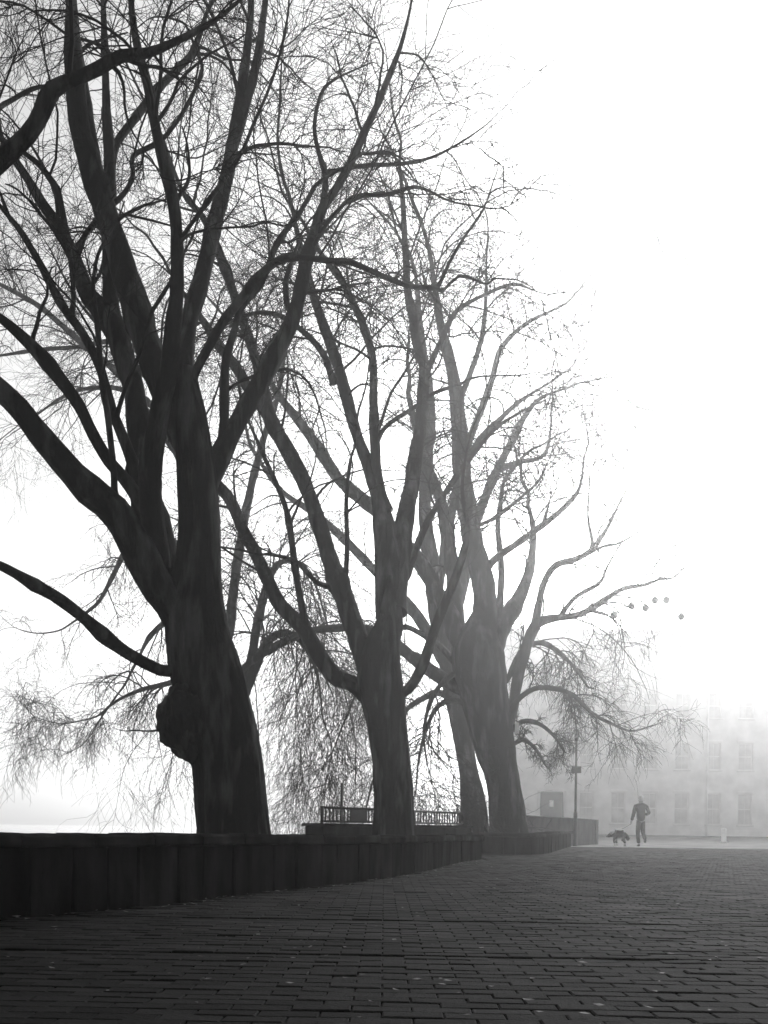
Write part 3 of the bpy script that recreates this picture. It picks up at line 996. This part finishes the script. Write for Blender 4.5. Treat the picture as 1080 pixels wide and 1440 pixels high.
# ---- weeping tree behind the biggest one
T = Tree('tree', 'pale weeping tree with hanging twigs mostly hidden behind the biggest tree', 338, 31.0, 505, dens=1.35, twig=1.15, grav=0.30, bl=2.3, tr=1.2)
T.trunk([(342, 1200, 34), (340, 1172, 30), (338, 1100, 28), (334, 1030, 26), (326, 970, 24), (318, 920, 20)], sides=32, rows=60)
T.limb('a', [(326, 985, 14), (300, 950, 13), (265, 952, 10), (235, 962, 8), (200, 970, 6), (165, 985, 4), (140, 1005, 2.5)], -.5, t0=.25, dens=2.2, grav=.28, bl=.66)
T.limb('b', [(322, 960, 14), (290, 900, 13), (250, 870, 10), (215, 890, 7), (195, 925, 4)], 1.0, t0=.3, dens=.7, bl=.7)
T.limb('c', [(335, 1010, 16), (352, 955, 14), (375, 905, 12), (400, 890, 10), (425, 905, 7), (445, 945, 4), (452, 990, 2.5)], -.8, t0=.2, dens=4.0, grav=.34, bl=1.3)
T.limb('d', [(334, 1000, 14), (352, 930, 13), (368, 850, 12), (385, 800, 9), (410, 790, 6), (440, 815, 4), (458, 870, 2.5)], .5, t0=.2, dens=3.6, grav=.34, bl=1.3)
T.limb('e', [(320, 930, 14), (290, 830, 13), (240, 760, 11), (200, 740, 9), (172, 783, 7), (143, 840, 5.5), (123, 860, 4), (95, 880, 2.5)], -1.0, t0=.4, dens=.45, grav=.22, bl=.7)
T.limb('f', [(318, 920, 14), (290, 780, 13), (255, 650, 12), (200, 570, 10), (160, 520, 9), (110, 478, 8), (54, 430, 7), (0, 400, 5)], 1.5, t0=.5, dens=.5, grav=.1)
T.limb('g', [(270, 690, 9), (220, 580, 8), (172, 548, 7), (120, 547, 5), (85, 560, 4), (50, 585, 2)], 1.0, 'f', t0=.3, dens=.5, grav=.1)
T.limb('h', [(262, 665, 9), (210, 520, 8), (170, 480, 7), (110, 488, 6), (54, 492, 5), (0, 500, 3)], 1.0, 'f', t0=.4, dens=.4, grav=.1)
T.limb('i', [(322, 900, 14), (335, 780, 13), (352, 690, 11), (370, 620, 9), (390, 560, 7), (400, 500, 4)], .5, t0=.3, dens=.9, grav=.15)
TRIS['t5'] = T.finish(n2=8, n3=4, maxparts=70)

# ---- pale tree past the right edge
T = Tree('tree', 'faint fog-bleached bare tree reaching in from the right edge', 1180, 40.0, 606, dens=.04, twig=.4, grav=0.10, bl=2.0, tr=1.6)
T.trunk([(1185, 1200, 50), (1180, 1150, 46), (1172, 1050, 42), (1160, 930, 38), (1145, 820, 34), (1130, 740, 28)], sides=32, rows=60)
T.limb('a', [(1140, 790, 26), (1110, 690, 22), (1075, 600, 18), (1040, 535, 15), (1024, 497, 13), (1008, 481, 11), (983, 456, 10), (968, 431, 8), (945, 403, 6), (936, 371, 4)], 0.0, t0=.4)
T.limb('b', [(1142, 800, 14), (1100, 730, 11), (1060, 670, 8), (1027, 629, 6), (999, 595, 5), (977, 573, 5), (958, 568, 4.5), (939, 566, 4.5), (923, 577, 4), (895, 571, 3), (873, 554, 2)], .5, t0=.5)
T.limb('c', [(1035, 520, 9), (1020, 470, 7), (1000, 445, 6), (985, 430, 5), (975, 400, 3)], .5, 'a')
T.limb('d', [(1135, 760, 22), (1130, 650, 18), (1110, 540, 14), (1090, 430, 10), (1060, 340, 7), (1045, 270, 4)], 1.0, t0=.3)
T.limb('e', [(1130, 740, 22), (1150, 600, 18), (1170, 480, 12), (1180, 380, 6)], -1.0, t0=.3)
TRIS['t6'] = T.finish(n2=7, n3=4, maxparts=40)

# ---- near tree outside the left edge whose limb crosses the top corner
T = Tree('tree', 'near tree outside the left edge, one dark limb crossing the top left corner', -420, 8.5, 707, dens=.35, twig=.8, grav=0.10, bl=.8)
T.trunk([(-424, 1230, 130), (-420, 1172, 124), (-410, 1050, 116), (-395, 900, 108), (-370, 740, 100), (-340, 600, 90), (-300, 480, 74)], sides=48, rows=90)
T.limb('a', [(-330, 560, 60), (-240, 440, 48), (-130, 330, 36), (-30, 250, 27), (30, 200, 24), (54, 168, 22), (68, 136, 22), (82, 122, 20), (117, 107, 17), (143, 95, 17),
             (170, 80, 14), (207, 75, 12), (240, 62, 10), (300, 30, 7), (360, -20, 4)], -.4, t0=.55, dens=1.3)
T.limb('a_t', [(158, 92, 5), (170, 108, 5), (175, 130, 4), (176, 155, 4), (186, 185, 3), (197, 202, 2)], -.2, 'a')
T.limb('b', [(-330, 580, 60), (-380, 420, 50), (-410, 250, 40), (-430, 60, 30), (-450, -120, 18)], .5, t0=.4, dens=.5)
T.limb('c', [(-345, 620, 50), (-280, 400, 44), (-240, 200, 34), (-220, 0, 24), (-200, -160, 14)], 1.0, t0=.4, dens=.5)
TRIS['t7'] = T.finish(n2=7, n3=5, maxparts=40)
print('TRIS', TRIS, sum(TRIS.values()))

# white plate on the trunk of the front twin tree
c = at(727, 1023.5, 27.2)
plate = empty('notice_plate', c)
tag(plate, 'small white upright plate fixed to the right side of the mid-grey trunk', 'notice')
bm = bmesh.new()
box(bm, c.x, c.y, c.z, 0.20, 0.012, 0.285, R(52), 0.004)
bm_obj('plate', bm, WHITEP, plate)
for dz in (-0.09, 0.09):
    tube_obj('bracket', [(c.x - .16, c.y + .10, c.z + dz), (c.x - .08, c.y + .05, c.z + dz), (c.x - .01, c.y + .015, c.z + dz)], 0.008, IRON, plate, sides=6)

# ------------------------------------------------------------------ round lanterns hung from the long right limb
e = None
globes = [(863, 865, 'leftmost'), (888, 852, 'second from the left'), (908, 855, 'third from the left'), (921, 844, 'fourth from the left'),
          (937, 844, 'fifth from the left'), (958, 867, 'rightmost and lowest')]
tops = [836, 825, 822, 817, 813, 801]
gm = None
for (x, yv, word), ty in zip(globes, tops):
    d = 28.2
    c = at(x, yv, d)
    top = at(x, ty, d)
    root = empty('globe_lantern', (c.x, c.y, c.z))
    tag(root, '%s of the six grey balls hanging under the long limb' % word, 'globe', 'grey balls hanging under the limb')
    if gm is None:
        bm = bmesh.new()
        bmesh.ops.create_uvsphere(bm, u_segments=20, v_segments=12, radius=0.098)
        gm = bpy.data.meshes.new('globe')
        for f in bm.faces:
            f.smooth = True
        bm.to_mesh(gm)
        bm.free()
        gm.materials.append(GLOBEM)
    o = bpy.data.objects.new('globe', gm)
    COL.objects.link(o)
    o.parent = root
    tube_obj('cap', [(c.x, c.y, c.z + .085), (c.x, c.y, c.z + .10), (c.x, c.y, c.z + .115)], [.03, .03, .015], GLOBEM, root)
    tube_obj('cord', [(c.x, c.y, c.z + .11), ((c.x + top.x) / 2, c.y, (c.z + top.z) / 2), (top.x, top.y, top.z)], 0.003, IRON, root, sides=4)

# ------------------------------------------------------------------ lamp post with sign
lx, ly = ground(809, 36.0)
lamp = empty('lamp_post', (lx, ly, 0))
tag(lamp, 'slim grey lamp post with small square sign in front of the plain wall', 'lamp post')
lean = 0.0
tube_obj('base', [(lx, ly, -.02), (lx, ly, .05), (lx, ly, .9), (lx, ly, 1.14), (lx, ly, 1.2)], [.085, .075, .070, .068, .045], POLE, lamp, 12)
tube_obj('shaft', [(lx, ly, 1.18), (lx, ly, 2.4), (lx, ly, 3.7)], [.045, .042, .036], POLE, lamp, 10)
sc = (lx, ly - .06, 2.67)
bm = bmesh.new()
box(bm, sc[0], sc[1], sc[2], .34, .02, .24, 0, .004)
bm_obj('sign_board', bm, SIGNM, lamp)
for dz in (-.07, .07):
    bm = bmesh.new()
    box(bm, lx, ly - .02, sc[2] + dz, .11, .07, .03, 0, .004)
    bm_obj('clamp', bm, POLE, lamp)
# lantern head on top
tube_obj('lantern_neck', [(lx, ly, 3.68), (lx, ly, 3.74), (lx, ly, 3.80)], [.05, .06, .05], POLE, lamp, 10)
tube_obj('lantern', [(lx, ly, 3.79), (lx, ly, 3.84), (lx, ly, 4.02), (lx, ly, 4.04)], [.05, .07, .10, .10], GLASS, lamp, 6)
tube_obj('lantern_roof', [(lx, ly, 4.03), (lx, ly, 4.06), (lx, ly, 4.12), (lx, ly, 4.17)], [.125, .12, .05, .02], POLE, lamp, 6)

# ------------------------------------------------------------------ building in the fog
BD = 90.0
KS = BD / 58.0
bx0, bx1 = 6.8 * KS, 31.0 * KS
BH = 11.6 * KS
root = empty('building', ((bx0 + bx1) / 2, BD, 0))
tag(root, 'pale fog-veiled terrace building with rows of narrow windows across the road', 'building')
px_m = F / BD
cols = []
k = -4
while True:
    x = (958 + 44.6 * k - PX) / F * BD
    k += 1
    if x > bx1 - 0.8 * KS:
        break
    if x > bx0 + 0.7 * KS:
        cols.append(x)
ww = 0.82 * KS
rows_z = [(z0 * KS - 0.33, z1 * KS - 0.33) for z0, z1 in ((0.92, 2.68), (4.02, 5.55), (6.95, 8.35))]
door_i = 0
xs = [bx0]
for c in cols:
    xs += [c - ww / 2, c + ww / 2]
xs.append(bx1)
zs = [-.05]
for a, b in rows_z:
    zs += [a, b]
zs.append(BH)
bm = bmesh.new()
TH = 0.18
for i in range(len(xs) - 1):
    for j in range(len(zs) - 1):
        hole = (i % 2 == 1) and (j % 2 == 1)
        x0, x1, z0, z1 = xs[i], xs[i + 1], zs[j], zs[j + 1]
        if not hole:
            bm.faces.new([bm.verts.new(p) for p in ((x0, BD, z0), (x1, BD, z0), (x1, BD, z1), (x0, BD, z1))])
        else:
            for (p, q) in (((x0, z0), (x0, z1)), ((x1, z1), (x1, z0)), ((x0, z1), (x1, z1)), ((x1, z0), (x0, z0))):
                bm.faces.new([bm.verts.new(v) for v in ((p[0], BD, p[1]), (q[0], BD, q[1]), (q[0], BD + TH, q[1]), (p[0], BD + TH, p[1]))])
# sides, back and roof deck
for quad in (((bx0, BD, -.05), (bx0, BD, BH), (bx0, BD + 9, BH), (bx0, BD + 9, -.05)), ((bx1, BD, -.05), (bx1, BD + 9, -.05), (bx1, BD + 9, BH), (bx1, BD, BH)),
             ((bx0, BD + 9, -.05), (bx0, BD + 9, BH), (bx1, BD + 9, BH), (bx1, BD + 9, -.05)), ((bx0, BD, BH), (bx1, BD, BH), (bx1, BD + 9, BH), (bx0, BD + 9, BH))):
    bm.faces.new([bm.verts.new(v) for v in quad])
bmesh.ops.remove_doubles(bm, verts=list(bm.verts), dist=0.001)
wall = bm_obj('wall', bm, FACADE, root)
bm = bmesh.new()
box(bm, (bx0 + bx1) / 2, BD - .10, BH - .05, bx1 - bx0 + .4, .30, .28, 0, .03)
bm_obj('cornice', bm, FACADE, root)
bm = bmesh.new()
box(bm, (bx0 + bx1) / 2, BD - .035, .28, bx1 - bx0, .08, .62, 0, .01)
bm_obj('plinth', bm, FACADE, root)
tube_obj('downpipe', [((993 - PX) / F * BD, BD - .09, .02), ((993 - PX) / F * BD, BD - .09, 5), ((993 - PX) / F * BD, BD - .09, BH - .25)], .09, FACADE, root, 8)
for c in cols:
    for (z0, z1) in rows_z:
        bm = bmesh.new()
        fw = .09
        yv = BD + TH - .04
        box(bm, c - ww / 2 + fw / 2, yv, (z0 + z1) / 2, fw, .06, z1 - z0, 0)
        box(bm, c + ww / 2 - fw / 2, yv, (z0 + z1) / 2, fw, .06, z1 - z0, 0)
        for zz in (z0 + fw / 2, (z0 + z1) / 2, z1 - fw / 2):
            box(bm, c, yv, zz, ww - 2 * fw, .06, fw, 0)
        box(bm, c, yv + .012, (z0 + z1) / 2, .03, .03, z1 - z0 - .01, 0)
        w = bm_obj('window', bm, SILLM, root)
        for (pa, pb) in ((z0 + fw, (z0 + z1) / 2 - fw / 2), ((z0 + z1) / 2 + fw / 2, z1 - fw)):
            for sgn in (-1, 1):
                bm = bmesh.new()
                box(bm, c + sgn * (ww - 2 * fw) / 4, yv + .022, (pa + pb) / 2, (ww - 2 * fw) / 2 - .03, .012, pb - pa - .002, 0)
                bm_obj('pane', bm, GLASS, w)
        bm = bmesh.new()
        box(bm, c, BD - .05, z0 - .07, ww + .24, .22, .13, 0, .015)
        bm_obj('sill', bm, SILLM, w)
        bm = bmesh.new()
        box(bm, c, BD - .014, z1 + .11, ww + .2, .05, .2, 0, .01)
        bm_obj('lintel', bm, FACADE, w)
# broad dark doorway left of the lamp post
dx = (775 - PX) / F * BD
bm = bmesh.new()
box(bm, dx, BD - .13, 1.87, 1.28 * KS, .12, 3.78, 0, .02)
door = bm_obj('door', bm, DOORM, root)
door['label'] = 'broad dark door with a small white notice'
bm = bmesh.new()
box(bm, dx - .03, BD - .20, 2.75, .36, .015, .56, 0)
bm_obj('notice', bm, WHITEP, door)
for s in (-.72 * KS - .05, .72 * KS + .05):
    bm = bmesh.new()
    box(bm, dx + s, BD - .13, 1.95, .2, .16, 3.9, 0, .01)
    bm_obj('door_jamb', bm, SILLM, root)

# kerb along the far side of the road
bm = bmesh.new()
box(bm, 32, BD - 4.2, .05, 60, .2, .14, 0, .01)
kb = bm_obj('kerb', bm, ROADM)
tag(kb, kind='structure')
# pale bollard by the right edge
bx, by = ground(1018, 52.0)
root = empty('bollard', (bx, by, 0))
tag(root, 'stout grey bollard standing near the right edge of the road', 'bollard')
tube_obj('shaft', [(bx, by, -.03), (bx, by, .04), (bx, by, .06), (bx, by, .5), (bx, by, .62)], [.17, .17, .13, .12, .12], FACADE, root, 12)
tube_obj('cap', [(bx, by, .61), (bx, by, .64), (bx, by, .70), (bx, by, .73)], [.145, .145, .11, .03], FACADE, root, 12)


# ------------------------------------------------------------------ person, dog and lead
def skin_mesh(name, joints, edges, mat, sub=2, root=0):
    """joints: list of (x,y,z,rx,ry)"""
    me = bpy.data.meshes.new(name + '_cage')
    me.from_pydata([j[:3] for j in joints], edges, [])
    ob = bpy.data.objects.new(name + '_cage', me)
    COL.objects.link(ob)
    md = ob.modifiers.new('skin', 'SKIN')
    md.use_smooth_shade = True
    md.branch_smoothing = 0.6
    for i, j in enumerate(joints):
        sv = me.skin_vertices[0].data[i]
        sv.radius = (j[3], j[4] if len(j) > 4 else j[3])
        sv.use_root = (i == root)
    ob.modifiers.new('sub', 'SUBSURF').levels = sub
    ob.modifiers['sub'].render_levels = sub
    dg = bpy.context.evaluated_depsgraph_get()
    out = bpy.data.meshes.new_from_object(ob.evaluated_get(dg))
    out.name = name
    bpy.data.objects.remove(ob)
    bpy.data.meshes.remove(me)
    out.materials.clear()
    out.materials.append(mat)
    for p in out.polygons:
        p.use_smooth = True
    return out


pxy = ground(901, 35.1)
PO = Vector((pxy[0], pxy[1], 0.0))
# walking away from the camera, right leg trailing with heel up; x right, y away, z up (metres, local)
J = {
    'pelvis': (0.0, 0.0, 0.93, .150, .105), 'waist': (0.0, .01, 1.08, .150, .105), 'chest': (0.005, .02, 1.28, .165, .115),
    'shoulder': (0.005, .02, 1.43, .12, .085), 'neck': (0.005, .035, 1.51, .058, .06), 'headb': (0.0, .05, 1.60, .080, .092), 'headt': (0.0, .055, 1.705, .078, .095),
    'lsh': (-.185, .02, 1.415, .062, .062), 'lel': (-.245, .0, 1.14, .047, .047), 'lwr': (-.30, .06, .90, .031, .033), 'lha': (-.312, .08, .82, .026, .038),
    'rsh': (.19, .02, 1.41, .062, .062), 'rel': (.275, -.06, 1.15, .047, .047), 'rwr': (.19, .14, 1.12, .031, .033), 'rha': (.14, .19, 1.15, .026, .036),
    'lhip': (-.08, .0, .88, .085, .09), 'lkn': (-.075, .10, .49, .062, .064), 'lan': (-.045, .06, .10, .042, .045), 'lto': (-.05, .20, .045, .04, .032),
    'rhip': (.08, .0, .88, .085, .09), 'rkn': (.075, .0, .50, .062, .064), 'ran': (.06, -.36, .27, .042, .045), 'rto': (.07, -.30, .14, .04, .032),
}
names = list(J)
E = [('pelvis', 'waist'), ('waist', 'chest'), ('chest', 'shoulder'), ('shoulder', 'neck'), ('neck', 'headb'), ('headb', 'headt'),
     ('shoulder', 'lsh'), ('lsh', 'lel'), ('lel', 'lwr'), ('lwr', 'lha'), ('shoulder', 'rsh'), ('rsh', 'rel'), ('rel', 'rwr'), ('rwr', 'rha'),
     ('pelvis', 'lhip'), ('lhip', 'lkn'), ('lkn', 'lan'), ('lan', 'lto'), ('pelvis', 'rhip'), ('rhip', 'rkn'), ('rkn', 'ran'), ('ran', 'rto')]


def figure(name, keep, grow_r, mat, over=None):
    ks = [k for k in names if k in keep]
    js = []
    for k in ks:
        x, yv, z, a, b = J[k]
        if over and k in over:
            dx_, dy_, dz_ = over[k][:3]
            x, yv, z = x + dx_, yv + dy_, z + dz_
            if len(over[k]) > 3:
                a, b = a + over[k][3], b + over[k][3]
        js.append((PO.x + x, PO.y + yv, PO.z + z, a + grow_r, b + grow_r))
    ed = [(ks.index(a), ks.index(b)) for a, b in E if a in ks and b in ks]
    return skin_mesh(name, js, ed, mat, 2, 0)


body_me = figure('person', names, 0.0, SKIN, {'pelvis': (0, 0, 0, -.04), 'waist': (0, 0, 0, -.025), 'lhip': (.01, 0, 0, -.022), 'rhip': (-.01, 0, 0, -.022)})
# fingers and thumbs, nose and ears are joined into the one body mesh
bmb = bmesh.new()
bmb.from_mesh(body_me)


def add_tube_bm(bm, pts, rads, sides=6):
    v, q = tube_batch(np.array([pts], float), np.array([rads], float), sides)
    vv = [bm.verts.new(p) for p in v]
    for f in q:
        fc = bm.faces.new([vv[i] for i in f])
        fc.smooth = True
    n_ = len(pts)
    fc = bm.faces.new([vv[i] for i in range(sides)][::-1])
    fc = bm.faces.new([vv[(n_ - 1) * sides + i] for i in range(sides)])


for s, k, dx_ in ((-1, 'lha', (0, .02, -1)), (1, 'rha', (-.7, .5, .3))):
    h = Vector(J[k][:3]) + PO
    dr = Vector(dx_).normalized()
    side = dr.cross(Vector((1, 0, 0) if s < 0 else (0, 0, 1))).normalized()
    nrm = dr.cross(side)
    for i, (off, ln) in enumerate(((-.030, .075), (-.010, .085), (.010, .080), (.028, .062))):
        p0 = h + side * off
        p1 = p0 + dr * ln * .5 + nrm * .004
        p2 = p1 + (dr * .5 - nrm * s * .9).normalized() * ln * .3
        p3 = p2 + (-dr * .2 - nrm * s).normalized() * ln * .25
        add_tube_bm(bmb, [p0, p1, p2, p3], [.010, .0095, .009, .007])
    t0_ = h - side * .03 - dr * .01
    add_tube_bm(bmb, [t0_, t0_ - side * .03 + dr * .015, t0_ - side * .035 + dr * .05 - nrm * s * .02], [.012, .011, .008])
hd = PO + Vector((0, .05, 1.63))
for s in (-1, 1):
    add_tube_bm(bmb, [hd + Vector((s * .068, 0, .035)), hd + Vector((s * .088, -.008, .01)), hd + Vector((s * .074, -.004, -.035))], [.012, .017, .008])
add_tube_bm(bmb, [hd + Vector((-.03, .08, .03)), hd + Vector((-.036, .108, -.006)), hd + Vector((-.032, .09, -.018))], [.010, .017, .010])
for s in (-.03, .03):
    bmesh.ops.create_uvsphere(bmb, u_segments=8, v_segments=6, radius=.013, matrix=Matrix.Translation(hd + Vector((s - .018, .078, .032))))
bmb.to_mesh(body_me)
bmb.free()
person = mesh_obj('person', body_me, SKIN)
tag(person, 'person with white hair in dark jacket and trousers walking a dog on a lead', 'person')
jk = {'pelvis', 'waist', 'chest', 'shoulder', 'lsh', 'lel', 'lwr', 'rsh', 'rel', 'rwr', 'neck'}
mesh_obj('jacket', figure('jacket', jk, 0.020, JACKET, {'pelvis': (0, 0, -.09, -.020), 'neck': (0, -.005, .015)}), JACKET, person)
tr = {'pelvis', 'lhip', 'lkn', 'lan', 'rhip', 'rkn', 'ran'}
mesh_obj('trousers', figure('trousers', tr, 0.017, TROUSER, {'pelvis': (0, 0, .04, -.03), 'lhip': (.012, 0, -.03, -.012), 'rhip': (-.012, 0, -.03, -.012)}), TROUSER, person)
for a, b in (('lan', 'lto'), ('ran', 'rto')):
    p, q = Vector(J[a][:3]) + PO, Vector(J[b][:3]) + PO
    heel = p + (p - q).normalized() * .05 + Vector((0, 0, -.055 if a == 'lan' else 0.02))
    mesh_obj('shoe', skin_mesh('shoe', [(*heel, .046, .042), (*((p + q) / 2 + Vector((0, 0, -.02 if a == 'lan' else .0))), .05, .045), (*q, .044, .034)], [(0, 1), (1, 2)], SHOEM), SHOEM, person)
bm = bmesh.new()
bmesh.ops.create_icosphere(bm, subdivisions=4, radius=1)
for v in list(bm.verts):
    d = v.co.copy()
    k = 1 + random.uniform(-.02, .02) + .03 * math.sin(9 * d.x + 7 * d.z)
    v.co = PO + Vector((0, .042, 1.665)) + Vector((d.x * .100 * k, d.y * .116 * k, d.z * .122 * k))
bmesh.ops.delete(bm, geom=[v for v in bm.verts if (v.co.z < PO.z + 1.60 and v.co.y > PO.y + .02) or v.co.z < PO.z + 1.570 or (v.co.y > PO.y + .10 and v.co.z < PO.z + 1.68)], context='VERTS')
bm_obj('hair', bm, HAIRW, person, smooth=True)

# dog, head to the left; local x along the body
dxy = ground(870, 34.6)
DO = Vector((dxy[0], dxy[1], 0))
DJ = [(.16, 0, .43, .11, .135), (.02, 0, .42, .12, .155), (-.12, 0, .43, .12, .155), (-.20, 0, .44, .095, .105), (-.27, 0, .41, .075, .072), (-.325, 0, .37, .045, .042), (-.36, 0, .345, .030, .026),
      (.225, 0, .43, .06, .06), (.275, .01, .37, .055, .06), (.31, .02, .29, .055, .065), (.345, .02, .23, .022, .022)]
DE = [(0, 1), (1, 2), (2, 3), (3, 4), (4, 5), (5, 6), (0, 7), (7, 8), (8, 9), (9, 10)]


def leg(chain, root_i):
    prev = root_i
    for c in chain:
        DJ.append(c)
        DE.append((prev, len(DJ) - 1))
        prev = len(DJ) - 1


leg([(-.13, -.07, .33, .045, .05), (-.17, -.075, .20, .036, .038), (-.14, -.075, .09, .027, .027), (-.18, -.075, .025, .028, .020)], 2)
leg([(-.11, .07, .33, .045, .05), (-.07, .075, .20, .036, .038), (-.03, .075, .09, .027, .027), (-.03, .075, .025, .028, .020)], 2)
leg([(.17, -.075, .33, .06, .06), (.12, -.08, .24, .042, .045), (.20, -.08, .14, .028, .03), (.17, -.08, .025, .028, .020)], 0)
leg([(.18, .075, .33, .06, .06), (.17, .08, .24, .042, .045), (.25, .08, .15, .028, .03), (.255, .08, .025, .028, .020)], 0)
DOGM = material('dog_fur', 0.025, 0.85, 0.4, 12.0, 0.7, 70.0, spec=0.2)
nt = DOGM.node_tree                      # white lower legs: a marking of the coat
bs = nt.nodes['Principled BSDF']
src = bs.inputs['Base Color'].links[0].from_socket
tcn = [q for q in nt.nodes if q.type == 'TEX_COORD'][0]
sp = nt.nodes.new('ShaderNodeSeparateXYZ')
nt.links.new(tcn.outputs['Object'], sp.inputs[0])
ls = nt.nodes.new('ShaderNodeMath')
ls.operation = 'LESS_THAN'
ls.inputs[1].default_value = 0.13
nt.links.new(sp.outputs['Z'], ls.inputs[0])
mx = nt.nodes.new('ShaderNodeMix')
mx.data_type = 'FLOAT'
nt.links.new(ls.outputs[0], mx.inputs[0])
nt.links.new(src, mx.inputs[2])
mx.inputs[3].default_value = 0.45
nt.links.new(mx.outputs[0], bs.inputs['Base Color'])
dog_me = skin_mesh('dog', [(DO.x + j[0], DO.y + j[1], j[2], j[3], j[4]) for j in DJ], DE, DOGM, 2, 1)
bmd = bmesh.new()
bmd.from_mesh(dog_me)
for s in (-1, 1):
    add_tube_bm(bmd, [DO + Vector((-.255, s * .05, .46)), DO + Vector((-.25, s * .075, .49)), DO + Vector((-.27, s * .09, .46))], [.026, .02, .006])
bmesh.ops.create_uvsphere(bmd, u_segments=8, v_segments=6, radius=.014, matrix=Matrix.Translation(DO + Vector((-.385, 0, .348))))
# shaggy fur
rr = random.Random(5)
for v in bmd.verts:
    if v.co.z > .2:
        v.co += v.normal * rr.uniform(-.006, .026)
bmd.to_mesh(dog_me)
bmd.free()
dog = mesh_obj('dog', dog_me, DOGM)
tag(dog, 'black and white shaggy dog on a lead walking with lowered head', 'dog')
bm = bmesh.new()
bmesh.ops.create_icosphere(bm, subdivisions=4, radius=1)
for v in bm.verts:
    d = v.co.copy()
    k = 1 + rr.uniform(-.07, .07)
    v.co = DO + Vector((-.225 + d.x * .085 * k + d.z * .03, d.y * .12 * k, .485 + d.z * .08 * k))
bm_obj('ruff', bm, FURW, dog, smooth=True)
hnd = PO + Vector((-.312, .08, .80))
nk = DO + Vector((-.10, 0, .56))
lead_pts = [hnd + (nk - hnd) * t + Vector((0, 0, -.05 * math.sin(math.pi * t))) for t in np.linspace(0, 1, 9)]
lead = tube_obj('dog_lead', lead_pts, .009, POLE, None, 6)
tag(lead, 'thin lead running from the walker\'s hand down to the dog', 'lead')

# ------------------------------------------------------------------ small things on the ground
g = np.random.default_rng(77)
vs, qs, n = [], [], 0


def leafquad(x, yv, z, s, a):
    global n
    c_, s_ = math.cos(a), math.sin(a)
    pts = [(-1, 0), (0, -.55), (1.1, 0), (0, .55)]
    h = [g.uniform(0, .35) * s for _ in pts]
    vs.append([(x + s * (px_ * c_ - py_ * s_), yv + s * (px_ * s_ + py_ * c_), z + .006 + hh) for (px_, py_), hh in zip(pts, h)])
    qs.append([n, n + 1, n + 2, n + 3])
    n += 4


for _ in range(240):
    yv = 3.2 + 13 * g.random() ** 1.4
    x = g.uniform(-.4 * yv, .42 * yv)
    if x > left_limit(yv) + .05:
        leafquad(x, yv, 0.004, g.uniform(.008, .022), g.uniform(0, 6.28))
for _ in range(160):
    yv = g.uniform(5, 18.5)
    x = left_limit(yv) + abs(g.normal(0, .18)) + .07
    leafquad(x, yv, 0.004, g.uniform(.012, .03), g.uniform(0, 6.28))
o = mesh_obj('leaf_litter', mesh_arrays('leaf_litter', np.array(vs).reshape(-1, 3), qs, smooth=False), LEAFM)
tag(o, 'scattered small dead leaves on the paving', None, None, 'stuff')

sx, sy = ground(457, 12.3)
sc_pts = [(-.09, -.05, .012), (-.02, -.06, .035), (.08, -.04, .012), (-.08, .05, .015), (0, .055, .05), (.09, .045, .02)]
bm = bmesh.new()
vv = [bm.verts.new((sx + a, sy + b, c_)) for a, b, c_ in sc_pts]
bm.faces.new((vv[0], vv[1], vv[4], vv[3]))
bm.faces.new((vv[1], vv[2], vv[5], vv[4]))
r_ = bmesh.ops.solidify(bm, geom=list(bm.faces), thickness=.003)
o = bm_obj('paper_scrap', bm, LEAFM)
tag(o, 'crumpled pale scrap lying by the foot of the long stone wall', 'litter')

# ------------------------------------------------------------------ haze
bm = bmesh.new()
box(bm, 0, 135, 17.0, 700, 420, 38.0)
hz = bm_obj('haze', bm, None)
tag(hz, kind='stuff')
hm = bpy.data.materials.new('haze')
hm.use_nodes = True
hn = hm.node_tree
hn.nodes.clear()
pv = hn.nodes.new('ShaderNodeVolumePrincipled')
pv.inputs['Color'].default_value = (0.97, 0.97, 0.97, 1)
pv.inputs['Density'].default_value = HAZE_DENSITY
pv.inputs['Anisotropy'].default_value = HAZE_ANISO
ho = hn.nodes.new('ShaderNodeOutputMaterial')
hn.links.new(pv.outputs[0], ho.inputs['Volume'])
hz.data.materials.append(hm)
